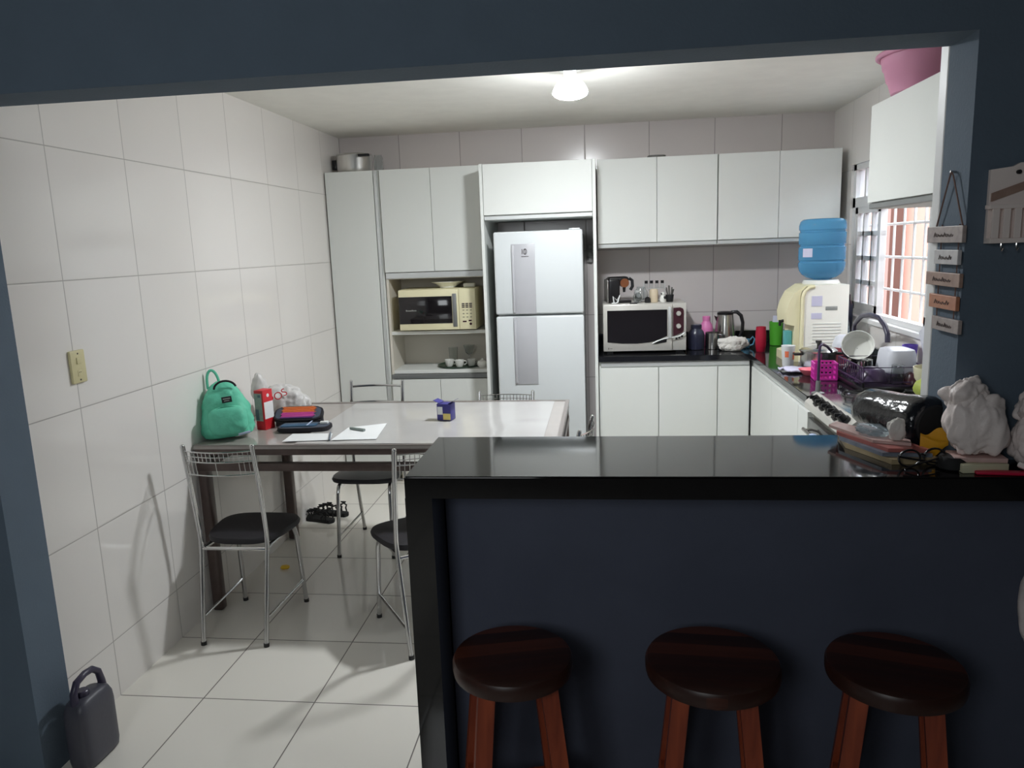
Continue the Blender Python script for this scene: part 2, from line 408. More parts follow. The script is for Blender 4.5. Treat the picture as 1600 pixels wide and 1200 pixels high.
struct('wall_dining_left', MB().box(-3.1, -3.0, -2.6, 2.185, 0, 2.62), 'dining_paint')
struct('wall_dining_right', MB().box(2.6, 2.7, -2.6, 2.185, 0, 2.62), 'dining_paint')
struct('wall_dining_rear', MB().box(-3.1, 2.7, -2.7, -2.6, 0, 2.62), 'dining_paint')

# window in the tiled wall: steel frame, fixed side sashes, open middle, security bars beyond
wx = 1.60
win = struct('window_1', MB().box(wx, wx+0.05, WY0, WY1, WZ0, WZ0+0.035).box(wx, wx+0.05, WY0, WY1, WZ1-0.035, WZ1)
             .box(wx, wx+0.05, WY0, WY0+0.04, WZ0, WZ1).box(wx, wx+0.05, WY1-0.05, WY1, WZ0, WZ1)
             .box(wx, wx+0.05, WY0, WY1, 1.855, 1.915), 'frame_white')
for (ya, yb, nv) in ((4.70, 5.15, 3), (3.84, 4.03, 1)):
    s = MB()
    s.box(wx+0.005, wx+0.04, ya, ya+0.045, WZ0+0.035, 1.855).box(wx+0.005, wx+0.04, yb-0.045, yb, WZ0+0.035, 1.855)
    s.box(wx+0.005, wx+0.04, ya, yb, WZ0+0.035, WZ0+0.08).box(wx+0.005, wx+0.04, ya, yb, 1.815, 1.855)
    for k in range(1, 4):
        z = WZ0+0.06+k*(1.84-WZ0-0.06)/4; s.box(wx+0.008, wx+0.036, ya, yb, z-0.014, z+0.014)
    for k in range(1, nv):
        y = ya+k*(yb-ya)/nv; s.box(wx+0.008, wx+0.036, y-0.012, y+0.012, WZ0+0.04, 1.85)
    struct('sash', s, 'frame_white', win)
    struct('pane', MB().box(wx+0.02, wx+0.024, ya+0.03, yb-0.03, WZ0+0.05, 1.84), 'window_glass', win)
tr = MB()
for k in range(1, 7): y = WY0+k*(WY1-WY0)/7; tr.box(wx+0.008, wx+0.04, y-0.014, y+0.014, 1.915, WZ1-0.03)
struct('transom_bar', tr, 'frame_white', win)
struct('transom_pane', MB().box(wx+0.02, wx+0.024, WY0+0.03, WY1-0.03, 1.91, WZ1-0.03), 'window_glass', win)
g = MB()
for k in range(10): y = WY0+0.06+k*0.145; g.cyl((wx+0.095, y, WZ0), (wx+0.095, y, WZ1), 0.008, seg=8)
for z in (1.36, 1.55, 1.74): g.cyl((wx+0.095, WY0, z), (wx+0.095, WY1, z), 0.008, seg=8)
struct('security_grille', g, 'frame_white', win, True)
struct('window_sill', MB().box(1.565, 1.62, WY0-0.02, WY1, WZ0-0.025, WZ0+0.004, 0.004), 'frame_white', win)
struct('wall_outside', MB().box(2.75, 2.9, 2.0, 11.0, -0.2, 2.35), 'outside_wall')
struct('pillar_outside', MB().box(2.62, 2.75, 7.42, 7.62, -0.2, 2.35), 'outside_pillar')
struct('ground_outside', MB().box(1.73, 2.9, 2.3, 11.0, -0.3, -0.2), 'ceiling')

# ceiling bulb
lamp = thing('ceiling_lamp', 'bare glowing light bulb in a white ceiling holder', 'lamp', (-0.14, 3.80, CZ))
obj('rose', MB().lathe([(0.055, -0.018), (0.06, -0.01), (0.06, 0.0)], 28), 'ceramic', lamp)
obj('lamp_shell', MB().lathe([(0.084, -0.118), (0.085, -0.108), (0.07, -0.08), (0.044, -0.055), (0.03, -0.045), (0.03, -0.018)], 28), 'opal', lamp)
obj('bulb', MB().lathe([(0.003, -0.148), (0.03, -0.1465), (0.055, -0.141), (0.072, -0.133), (0.081, -0.1245), (0.0835, -0.1185)], 32), 'bulb', lamp)

# ------------------------------------------------------------------ bar
bar = thing('bar_counter', 'long polished black granite bar top with a waterfall end panel', 'counter', (-0.53, 1.877, 0))
obj('bar_top', MB().prism([(0, 0), (2.9, 0), (2.9, 0.151), (1.424, 0.151), (1.424, 0.423), (0, 0.423)], 1.04, 1.10, 0.004), 'granite', bar, smooth=False)
obj('end_panel', MB().box(0, 0.073, 0.0, 0.423, 0, 1.04), 'granite', bar, smooth=False)

# ------------------------------------------------------------------ kitchen cabinets along the back wall
BY = 5.60
def handle_strip(x0, x1, y, z0, z1): return MB().box(x0, x1, y-0.012, y+0.004, z0, z1, 0.003)
c = thing('pantry_cabinet', 'tall white single-door pantry cabinet against the tiled side wall', 'cabinet', (-1.905, 5.25, 0))
obj('body', MB().box(0, 0.38, 0, 0.35, 0.08, 2.24).box(0.02, 0.36, 0.03, 0.34, 0, 0.08), 'white_mdf', c, smooth=False)
obj('door', MB().box(0.003, 0.343, -0.02, -0.001, 0.085, 2.238, 0.0015), 'white_mdf', c, smooth=False)
obj('handle', MB().box(0.348, 0.368, -0.016, -0.001, 0.085, 2.238, 0.002), 'alu', c, smooth=False)

c = thing('oven_tower_cabinet', 'tall white cabinet with two upper doors over open microwave shelves', 'cabinet', (-1.518, 5.25, 0))
W = 0.715
obj('body', MB().box(0, 0.018, 0, 0.35, 0.08, 2.24).box(W-0.018, W, 0, 0.35, 0.08, 2.24).box(0, W, 0.335, 0.35, 0.08, 2.24)
    .box(0, W, 0, 0.35, 2.222, 2.24).box(0.018, W-0.018, 0.002, 0.335, 1.49, 1.51).box(0.018, W-0.018, 0.002, 0.335, 0.08, 0.10).box(0.02, W-0.02, 0.03, 0.34, 0, 0.08), 'white_in', c, smooth=False)
obj('shelf', MB().box(0.018, W-0.018, 0.0, 0.335, 1.097, 1.12, 0.001), 'white_mdf', c, smooth=False)
obj('shelf', MB().box(0.018, W-0.018, 0.0, 0.335, 0.815, 0.84, 0.001), 'white_mdf', c, smooth=False)
for x0, x1 in ((0.002, W/2-0.0015), (W/2+0.0015, W-0.002)):
    obj('door', MB().box(x0, x1, -0.02, -0.001, 1.54, 2.238, 0.0015), 'white_mdf', c, smooth=False)
    obj('lower_door', MB().box(x0, x1, -0.02, -0.001, 0.085, 0.775, 0.0015), 'white_mdf', c, smooth=False)
obj('handle_strip', handle_strip(0.002, W-0.002, 0, 1.495, 1.536), 'alu', c, smooth=False)
obj('handle_strip', handle_strip(0.002, W-0.002, 0, 0.78, 0.812), 'grey_profile', c, smooth=False)

c = thing('fridge_surround_cabinet', 'white overhead cabinet on two side panels around the refrigerator', 'cabinet', (-0.777, 4.95, 0))
W = 0.742
obj('side_panel', MB().box(0, 0.02, 0, 0.65, 0, 2.215, 0.001), 'white_mdf', c, smooth=False)
obj('side_panel', MB().box(W-0.02, W, 0, 0.65, 0, 2.215, 0.001), 'white_mdf', c, smooth=False)
obj('body', MB().box(0.02, W-0.02, 0.02, 0.65, 1.862, 2.213), 'white_mdf', c, smooth=False)
obj('flap_door', MB().box(0.023, W-0.023, -0.002, 0.018, 1.893, 2.212, 0.0015), 'white_mdf', c, smooth=False)
obj('handle_strip', MB().box(0.023, W-0.023, -0.002, 0.016, 1.862, 1.886, 0.003), 'alu', c, smooth=False)

def wall_cabinet(x0, x1, label):
    c = thing('wall_cabinet', label, 'cabinet', (x0, 5.25, 1.685), group='upper wall cabinets')
    W = x1-x0
    obj('body', MB().box(0, W, 0, 0.35, -0.03, 0.55), 'white_mdf', c, smooth=False)
    for a, b in ((0.002, W/2-0.0015), (W/2+0.0015, W-0.002)):
        obj('door', MB().box(a, b, -0.02, -0.001, 0.0, 0.55, 0.0015), 'white_mdf', c, smooth=False)
    obj('handle_strip', handle_strip(0.002, W-0.002, 0, -0.029, -0.005), 'alu', c, smooth=False)
wall_cabinet(-0.028, 0.758, 'white two-door wall cabinet above the silver tabletop oven')
wall_cabinet(0.762, 1.535, 'white two-door wall cabinet above the kettle, beside the water bottle')

c = thing('base_cabinet', 'white base cabinet with three flat doors under the back worktop', 'cabinet', (-0.03, 5.02, 0))
obj('body', MB().box(0, 0.975, 0.0, 0.56, 0.1, 0.913).box(0.0, 0.97, 0.05, 0.55, 0, 0.1), 'white_mdf', c, smooth=False)
for a, b in ((0.012, 0.387), (0.392, 0.767), (0.772, 0.973)):
    obj('door', MB().box(a, b, -0.02, -0.001, 0.105, 0.872, 0.0015), 'white_mdf', c, smooth=False)
obj('handle_strip', handle_strip(0.012, 0.973, 0, 0.878, 0.908), 'alu', c, smooth=False)

c = thing('base_cabinet', 'white base cabinet running under the worktop from the corner to the cooker', 'cabinet', (0.972, 3.62, 0))
obj('body', MB().box(0.0, 0.60, 0, 1.96, 0.1, 0.913).box(0.05, 0.6, 0, 1.96, 0, 0.1), 'white_mdf', c, smooth=False)
for a, b in ((0.003, 0.175), (0.180, 0.770), (0.775, 1.365)):
    obj('door', MB().box(-0.02, -0.001, a, b, 0.105, 0.872, 0.0015), 'white_mdf', c, smooth=False)
obj('handle_strip', MB().box(-0.012, 0.003, 0.003, 1.365, 0.878, 0.908, 0.003), 'alu', c, smooth=False)

w = thing('worktop', 'dark polished granite worktop turning the corner under the window', 'worktop', (0, 0, 0.915))
obj('slab', MB().prism([(-0.033, 4.995), (0.945, 4.995), (0.945, 3.62), (1.583, 3.62), (1.583, 5.607), (-0.033, 5.607)], 0, 0.035, 0.003), 'worktop', w, smooth=False)
obj('upstand', MB().box(-0.033, 1.583, 5.587, 5.607, 0.036, 0.12, 0.002).box(1.563, 1.583, 3.62, 5.586, 0.036, 0.12, 0.002), 'worktop', w, smooth=False)
w = thing('worktop', 'short dark worktop piece between the cooker and the bar', 'worktop', (0, 0, 0.915))
obj('slab', MB().prism([(0.945, 2.32), (1.583, 2.32), (1.583, 3.0), (0.945, 3.0)], 0, 0.035, 0.003), 'worktop', w, smooth=False)
obj('support', MB().box(0.965, 1.58, 2.33, 2.99, -0.915, 0), 'white_mdf', w, smooth=False)

c = thing('wall_cabinet', 'white wall cabinet hung over the window, with a pink basin on top', 'cabinet', (1.25, 2.30, 1.80), group='upper wall cabinets')
obj('body', MB().box(0, 0.33, 0, 1.49, 0.0, 0.46), 'white_mdf', c, smooth=False)
for a, b in ((0.003, 0.70), (0.704, 1.488)):
    obj('door', MB().box(-0.02, -0.001, a, b, 0.03, 0.46, 0.0015), 'white_mdf', c, smooth=False)
obj('handle_strip', MB().box(-0.012, 0.004, 0.003, 1.488, 0.002, 0.026, 0.003), 'grey_profile', c, smooth=False)

# ------------------------------------------------------------------ refrigerator
f = thing('refrigerator', 'white two-door top-freezer refrigerator standing between tall cabinets', 'refrigerator', (-0.408, 4.90, 0))
obj('body', MB().box(-0.278, 0.278, 0.07, 0.66, 0.03, 1.765, 0.008).box(-0.27, 0.27, 0.09, 0.65, 0.0, 0.03), 'fridge', f)
for nm, z0, z1 in (('freezer_door', 1.253, 1.783), ('fridge_door', 0.06, 1.24)):
    d = obj(nm, MB().box(-0.286, 0.286, 0.0, 0.066, z0, z1, 0.012, 3), 'fridge', f)
    s0, s1 = (1.256, 1.705) if nm[1] == 'r' and nm[2] == 'e' else (0.79, 1.236)
    obj('handle_plate', MB().box(-0.172, -0.02, -0.006, 0.004, s0, s1, 0.003).box(-0.170, -0.152, -0.016, -0.004, s0+0.01, s1-0.01, 0.005), 'fridge_strip', d)
    if nm == 'freezer_door':
        e = MB(); zc = 1.655
        e.tube([(-0.082+0.011*math.cos(a*PI/8), -0.0075, zc+0.017*math.sin(a*PI/8)) for a in range(16)], 0.0022, 6, True)
        e.box(-0.103, -0.099, -0.0085, -0.005, zc-0.016, zc+0.016).box(-0.084, -0.080, -0.0085, -0.005, zc-0.014, zc+0.014)
        for k in range(7): e.box(-0.106+k*0.0068, -0.102+k*0.0068, -0.0075, -0.005, zc-0.034, zc-0.028)
        obj('emblem', e, 'ink', d)
obj('hinge_cap', MB().box(0.2, 0.27, 0.02, 0.10, 1.783, 1.792, 0.003), 'fridge', f)

# ------------------------------------------------------------------ dining table
t = thing('dining_table', 'long dining table with brown metal frame and glossy pale top', 'table', (-1.05, 3.70, 0))
HX, HY = 0.855, 0.485
obj('table_top', MB().prism([(-HX, -HY), (HX, -HY), (HX, HY), (-HX, HY)], 0.812, 0.828, 0.002), 'table_top', t, smooth=False)
obj('rim', MB().box(-HX, HX, HY-0.03, HY, 0.8282, 0.8305).box(-HX, HX, -HY, -HY+0.012, 0.8282, 0.8305).box(HX-0.02, HX, -HY+0.012, HY-0.03, 0.8282, 0.8305), 'table_rim', t, smooth=False)
fr = MB()
for z0, z1 in ((0.782, 0.812), (0.705, 0.742)):
    fr.box(-HX+0.002, HX-0.002, -HY+0.002, -HY+0.04, z0, z1, 0.004).box(-HX+0.002, HX-0.002, HY-0.04, HY-0.002, z0, z1, 0.004)
    fr.box(-HX+0.002, -HX+0.04, -HY+0.04, HY-0.04, z0, z1, 0.004).box(HX-0.04, HX-0.002, -HY+0.04, HY-0.04, z0, z1, 0.004)
obj('frame', fr, 'table_metal', t)
for sx in (-1, 1):
    for sy in (-1, 1):
        obj('leg', MB().box(sx*(HX-0.03)-0.026, sx*(HX-0.03)+0.026, sy*(HY-0.03)-0.026, sy*(HY-0.03)+0.026, 0.0, 0.812, 0.012, 3), 'table_metal', t)
single('table_cover', MB().sheet(40, 20, lambda u, v: (-1.42+u*1.145, 3.235+v*0.905, 0.8315+0.0012*noise.noise(Vector((u*9, v*7, 0)))+(0.004*max(0, 1-abs((u-0.86)*9-(v-0.3)*3)) if v < 0.5 else 0)), 0.002),
       'table_film', 'glossy whitish plastic cover spread over the dining table', 'tablecloth')

# ------------------------------------------------------------------ chrome chairs
def make_chair(label, kind, loc, rz, seat_mat, top=0.90):
    t = thing('dining_chair', label, 'chair', loc, rz, 'chrome dining chairs')
    r = 0.0105
    ring = []
    n = 40
    def outline(k):
        a = 2*PI*k/n; cx, sy = math.cos(a), math.sin(a)
        x = 0.185*math.copysign(abs(cx)**0.6, cx); y = 0.175*math.copysign(abs(sy)**0.6, sy)
        return x*(1+0.12*(y/0.175)), y+0.055
    rings = []
    for sc, z in ((0.9, 0.428), (0.985, 0.434), (1.0, 0.446), (0.97, 0.458), (0.75, 0.466), (0.3, 0.469)):
        rings.append([Vector((outline(k)[0]*sc, outline(k)[1]*sc, z)) for k in range(n)])
    obj('seat', MB().loft(rings), seat_mat, t)
    for s in (-1, 1):
        obj('back_post', MB().tube([(s*0.146, -0.215, 0.004), (s*0.150, -0.168, 0.25), (s*0.153, -0.132, 0.43), (s*0.155, -0.132, 0.50), (s*0.156, -0.158, 0.72), (s*0.156, -0.188, top)], r, 12)
            .sphere((s*0.156, -0.188, top), r, sub=2), 'chrome', t)
        obj('leg', MB().tube([(s*0.158, 0.215, 0.004), (s*0.153, 0.198, 0.2), (s*0.149, 0.185, 0.36), (s*0.146, 0.17, 0.405), (s*0.143, 0.14, 0.419), (s*0.143, -0.08, 0.419), (s*0.151, -0.134, 0.419)], r, 12), 'chrome', t)
        obj('stretcher', MB().tube([(s*0.156, 0.206, 0.12), (s*0.148, -0.193, 0.12)], 0.006, 8), 'chrome', t)
        obj('foot_cap', MB().cyl((s*0.158, 0.215, 0.0), (s*0.158, 0.2145, 0.016), 0.0125), 'black_plastic', t)
        obj('foot_cap', MB().cyl((s*0.146, -0.215, 0.0), (s*0.146, -0.2140, 0.016), 0.0125), 'black_plastic', t)
    obj('seat_rail', MB().tube([(-0.148, -0.134, 0.419), (0.148, -0.134, 0.419)], 0.008, 8), 'chrome', t)
    obj('seat_rail', MB().tube([(-0.143, 0.14, 0.419), (0.143, 0.14, 0.419)], 0.008, 8), 'chrome', t)
    b = MB()
    def bow(x, z): return (x, -0.188+(top-z)*0.14-0.035*(1-(x/0.156)**2), z)
    xs = [-0.156+0.312*i/16 for i in range(17)]
    if kind == 'wire':
        for z in (top-0.02, top-0.065, top-0.125): b.tube([bow(x, z) for x in xs], 0.0028, 6)
        b.tube([bow(x, top-0.042) for x in xs], 0.0018, 6)
        for i in range(1, 16): b.tube([bow(xs[i], top-0.02), bow(xs[i], top-0.065)], 0.0018, 6)
        for i in (1, 2, 3, 8, 13, 14, 15): b.tube([bow(xs[i], top-0.065), bow(xs[i], top-0.125)], 0.0018, 6)
        obj('wire_backrest', b, 'chrome', t)
    else:
        for z in (top-0.03, top-0.125, top-0.22): b.tube([bow(x, z) for x in xs], 0.0065, 8)
        obj('bar_backrest', b, 'chrome', t)
    return t
make_chair('chrome chair with black seat and wire back by the tiled side wall', 'wire', (-1.632, 3.125, 0), 0.0, 'black_vinyl')
make_chair('chrome chair with black seat half hidden by the black bar end', 'wire', (-0.812, 3.105, 0), math.radians(33), 'black_vinyl')
make_chair('chrome chair with plain bar back pushed under the far side of the table', 'bars', (-1.335, 4.09, 0), PI, 'lit_black_vinyl', 0.935)
make_chair('chrome wire-back chair tucked behind the table in front of the refrigerator', 'wire', (-0.565, 4.09, 0), PI, 'lit_black_vinyl', 0.86)
make_chair('chrome wire-back chair at the table end, behind the bar', 'wire', (-0.27, 3.50, 0), math.radians(80), 'lit_black_vinyl', 0.86)

# ------------------------------------------------------------------ bar stools
def make_stool(label, loc, rz, R=0.157):
    t = thing('bar_stool', label, 'stool', loc, rz, 'wooden bar stools')
    obj('seat', MB().lathe([(R-0.012, 0.606), (R-0.002, 0.611), (R, 0.62), (R, 0.64), (R-0.005, 0.649), (R-0.016, 0.653), (R*0.5, 0.653), (0.002, 0.653)], 48), 'stool_wood', t)
    for sx in (-1, 1):
        for sy in (-1, 1):
            a, b = 0.078, 0.135; h = 0.021
            p = [Vector((sx*b+dx*h, sy*b+dy*h, 0)) for dx, dy in ((-1, -1), (1, -1), (1, 1), (-1, 1))]
            q = [Vector((sx*a+dx*h, sy*a+dy*h, 0.605)) for dx, dy in ((-1, -1), (1, -1), (1, 1), (-1, 1))]
            obj('leg', MB().loft([p, q]), 'stool_leg', t, smooth=False)
    st = MB()
    for s in (-1, 1):
        st.box(-0.125, 0.125, s*0.118-0.012, s*0.118+0.012, 0.18, 0.215); st.box(s*0.115-0.012, s*0.115+0.012, -0.12, 0.12, 0.25, 0.285)
    obj('footrest', st, 'stool_leg', t, smooth=False)
make_stool('round dark wooden stool closest to the waterfall end of the bar', (-0.245, 1.79, 0), math.radians(14), 0.156)
make_stool('round dark wooden stool in the middle of the three at the bar', (0.262, 1.80, 0), math.radians(-4), 0.167)
make_stool('round dark wooden stool in the darkest corner, below the white plastic bags', (0.70, 1.80, 0), math.radians(-16), 0.16)
# ------------------------------------------------------------------ on the dining table
TZ = 0.8285
# backpack
b = thing('backpack', 'mint green backpack leaning against the tiled wall on the table', 'bag', (-1.80, 3.375, TZ+0.010), math.radians(22), rot=(math.radians(-3), math.radians(-5), math.radians(22)))
prof_ = ((0.0, 0.095, 0.055, 0.0), (0.008, 0.114, 0.07, 0), (0.03, 0.121, 0.076, 0), (0.06, 0.122, 0.077, 0.001), (0.09, 0.119, 0.076, 0.002), (0.12, 0.113, 0.074, 0.004), (0.15, 0.104, 0.07, 0.006), (0.18, 0.093, 0.066, 0.009), (0.21, 0.08, 0.058, 0.013), (0.235, 0.066, 0.049, 0.018), (0.255, 0.048, 0.037, 0.022), (0.266, 0.024, 0.02, 0.024))
rings = []
for i in range(45):
    t_ = i/44*11; k_ = min(int(t_), 10); f_ = t_-k_
    z, hw, hd, cy = [prof_[k_][q]*(1-f_)+prof_[k_+1][q]*f_ for q in range(4)]
    ring = superring(hw, hd, z, 72, 2.8, 0, cy)
    for p in ring:
        w_ = Vector((p.x*15, p.y*15, z*15)); v_ = noise.voronoi(w_+Vector((noise.noise(w_), noise.noise(w_*1.3), 0))*0.6)[0]
        d = 0.009*noise.noise(w_*0.9)+0.012*min(0.6, v_[1]-v_[0])-0.004
        n_ = Vector((p.x, p.y-cy, 0)).normalized(); p += n_*d*min(1, i/4)
    rings.append(ring)
obj('body', MB().loft(rings), 'mint', b, angle=70)
pr = []
for y, s in ((-0.066, 1.0), (-0.088, 0.99), (-0.104, 0.92), (-0.112, 0.75), (-0.115, 0.4)):
    pr.append([Vector((0.012+0.088*s*math.copysign(abs(math.cos(a))**0.6, math.cos(a)), y+0.006*noise.noise(Vector((math.cos(a)*2, math.sin(a)*2, y*40))), 0.083+0.068*s*math.copysign(abs(math.sin(a))**0.6, math.sin(a)))) for a in [2*PI*k/36 for k in range(36)]])
obj('front_pocket', MB().loft(pr), 'mint', b, angle=70)
obj('pocket_zip', MB().tube([(0.012-0.08*math.cos(PI*k/16), -0.0905, 0.10+0.052*math.sin(PI*k/16)) for k in range(17)], 0.003, 6), 'mint_dark', b)
pt = obj('label_patch', MB().box(0.0, 0.045, -0.068, -0.062, 0.168, 0.196, 0.001), 'fabric_dark', b)
obj('stitched_text', MB().box(0.006, 0.039, -0.0688, -0.0675, 0.184, 0.189).box(0.010, 0.034, -0.0688, -0.0675, 0.175, 0.179), 'grey_print', pt)
obj('top_loop', MB().tube([(-0.035+0.028*math.cos(PI*k/14), 0.03, 0.235+0.088*math.sin(PI*k/14)**0.8) for k in range(15)], 0.0065, 8), 'mint', b)
obj('zip_flap', MB().tube([(0.05*math.cos(PI*(0.05+0.9*k/12))+0.02, -0.03-0.012*math.sin(PI*k/12), 0.236+0.033*math.sin(PI*k/12)) for k in range(13)], 0.005, 6), 'fabric_dark', b)
obj('strap', MB().sheet(14, 3, lambda u, v: (-0.112-0.012*math.sin(PI*u)+0.03*v, 0.055+0.012*math.sin(PI*u), 0.03+0.19*u), 0.006), 'mint_dark', b)
obj('zip_pull', MB().box(0.05, 0.105, -0.112, -0.106, 0.012, 0.022, 0.002, rot=(0, math.radians(-6), 0)), 'towel_blue', b)
# red and white carton
k = thing('carton', 'upright red and white product carton beside the mint backpack', 'box', (-1.70, 3.555, TZ), math.radians(-15))
obj('box', MB().box(-0.027, 0.027, -0.036, 0.036, 0, 0.20, 0.0015), 'red', k)
obj('print_panel', MB().box(-0.0265, 0.018, -0.0372, -0.0358, 0.045, 0.185), 'grey_print', k)
obj('white_panel', MB().box(0.0268, 0.0280, -0.032, 0.034, 0.055, 0.14), 'paper', k)
obj('print_figure', MB().box(-0.024, -0.004, -0.0381, -0.0372, 0.05, 0.105).box(-0.004, 0.012, -0.0379, -0.0372, 0.165, 0.178), 'pencil_grey', k)
obj('logo_dot', MB().cyl((0.0270, 0.0, 0.172), (0.0282, 0.0, 0.172), 0.009, seg=16), 'paper', k)
# white carrier bag
bg = thing('plastic_bag', 'white plastic carrier bag with red lettering behind the red carton', 'bag', (-1.725, 3.83, TZ))
obj('bag_body', MB().crumple((0.02, 0, 0), (0.27, 0.20, 0.18), 0.42, 2.6, 4, 5), 'bag_white', bg, angle=60)
obj('bag_handle', MB().crumple((-0.075, -0.10, 0.09), (0.10, 0.08, 0.17), 0.4, 2.4, 9, sub=4), 'bag_white', bg, angle=60)
letters('lettering', 'POS', 0.056, 'red', bg, (0.035, -0.127, 0.135), (math.radians(80), math.radians(-28), math.radians(24)))
# pencil case with pencils
pc = thing('pencil_case', 'open black zip pencil case full of coloured pencils', 'pencil case', (-1.50, 3.515, 0.8348), math.radians(6))
def rr(hx, hy, n=32, e=4): return [(p.x, p.y) for p in superring(hx, hy, 0, n, e)]
obj('tray', MB().prism(rr(0.13, 0.068), 0, 0.018, 0.003), 'fabric_dark', pc, loc=(0.022, -0.004, 0))
obj('lining', MB().prism(rr(0.121, 0.06), 0.0181, 0.0195), 'fabric_navy', pc, loc=(0.022, -0.004, 0))
RL = (math.radians(34), 0, 0)
lidm = MB().prism(rr(0.125, 0.05), 0, 0.022, 0.003); lid = obj('lid', lidm, 'fabric_dark', pc, loc=(-0.035, 0.104, 0.042), rot=RL)
obj('lid_lining', MB().prism(rr(0.115, 0.042), 0.0221, 0.0235), 'fabric_navy', lid)
obj('hinge_gusset', MB().box(-0.145, 0.085, 0.06, 0.075, 0, 0.03, 0.004).box(-0.145, 0.08, 0.08, 0.14, 0, 0.05, 0.006), 'fabric_dark', pc)
def pencil(mname, label, group, mw, L, m):
    o = single('coloured_pencil', MB().cyl((-L/2, 0, 0), (L/2-0.014, 0, 0), 0.0036, seg=6).cyl((L/2-0.014, 0, 0), (L/2, 0, 0), 0.0036, 0.0006, 6), m, label, 'pencil', group=group)
    o.matrix_world = mw
    return o
bpy.context.view_layer.update()
MW = Matrix.Translation((-1.50, 3.515, 0.8348)) @ Matrix.Rotation(math.radians(6), 4, 'Z')
ML = MW @ Matrix.Translation((-0.035, 0.104, 0.042)) @ Matrix.Rotation(math.radians(34), 4, 'X')
for i in range(10):
    m, lb = (('pencil_pink', 'pink coloured pencil strapped in the raised flap of the pencil case') if i < 4 else ('pencil_violet', 'violet coloured pencil between the pink ones and the case hinge')) if i < 5 else ('pencil_orange', 'orange coloured pencil strapped along the top of the raised flap')
    if i == 0: m, lb = 'pencil_violet', 'violet coloured pencil between the pink ones and the case hinge'
    if i == 4: m, lb = 'pencil_pink', 'pink coloured pencil strapped in the raised flap of the pencil case'
    pencil('p', lb, {'pencil_pink': 'pink pencils in the flap', 'pencil_violet': 'violet pencils in the flap', 'pencil_orange': 'orange pencils in the flap'}[m], ML @ Matrix.Translation((0.0+0.004*(i % 3), -0.036+i*0.008, 0.0275)), 0.17, m)
for i in range(8):
    m = 'pencil_blue' if i < 5 else 'pencil_grey'
    lb = 'blue coloured pencil lying in the flat tray of the pencil case' if i < 5 else 'grey coloured pencil lying in the flat tray near the case hinge'
    pencil('p', lb, 'blue pencils in the tray' if i < 5 else 'grey pencils in the tray', MW @ Matrix.Translation((0.0+0.004*(i % 2), -0.040+i*0.0088, 0.0235)), 0.175, m)
er = single('eraser', MB().box(-0.02, 0.02, -0.012, 0.012, 0, 0.012, 0.003), 'paper', 'white eraser lying in the flat tray of the pencil case', 'eraser'); er.matrix_world = MW @ Matrix.Translation((0.115, 0.012, 0.0198))
obj('elastic', MB().box(-0.004, 0.004, -0.05, 0.05, 0.0275, 0.0285), 'towel_blue', pc, loc=(0.045, 0, 0))
# papers, pen, marker
PZ = 0.8345
def sheet_of(label, pts, z):
    mb = MB().prism(pts, z, z+0.0008); return single('paper_sheet', mb, 'paper', label, 'paper')
sheet_of('blank white sheet with a pen across its edge, in front of the pencil case', [(-1.49, 3.262), (-1.268, 3.29), (-1.30, 3.415), (-1.50, 3.41)], PZ)
sheet_of('blank white sheet with a grey marker lying on it', [(-1.262, 3.285), (-1.05, 3.302), (-1.09, 3.62), (-1.262, 3.53)], PZ)
single('pen', MB().cyl((-1.262, 3.265, PZ+0.0052), (-1.31, 3.41, PZ+0.0052), 0.004, seg=10), 'pencil_grey', 'thin dark pen lying between the two paper sheets', 'pen')
mk = thing('marker_pen', 'short grey green marker lying on the white sheet', 'pen', (-1.195, 3.47, PZ+0.0075), math.radians(-28))
obj('barrel', MB().cyl((-0.048, 0, 0), (0.01, 0, 0), 0.0065, seg=14), 'pen_grey', mk); obj('cap', MB().cyl((0.01, 0, 0), (0.048, 0, 0), 0.0072, seg=14), 'pen_grey', mk)
# small indigo carton with open flap
k = thing('small_carton', 'small indigo and yellow carton with open flaps in mid table', 'box', (-0.80, 3.70, PZ), math.radians(-12))
obj('box', MB().box(-0.038, 0.038, -0.03, 0.03, 0, 0.085, 0.0015), 'box_blue', k)
obj('white_print', MB().box(-0.034, -0.006, -0.0315, -0.0302, 0.03, 0.07), 'paper', k)
obj('yellow_print', MB().box(-0.004, 0.036, -0.0315, -0.0302, 0.004, 0.036), 'box_yellow', k)
obj('flap', MB().box(0.02, 0.06, -0.03, 0.03, 0.094, 0.0955, rot=(0, math.radians(-28), 0)).box(-0.058, -0.022, -0.03, 0.03, 0.094, 0.0955, rot=(0, math.radians(22), 0)), 'box_blue', k)

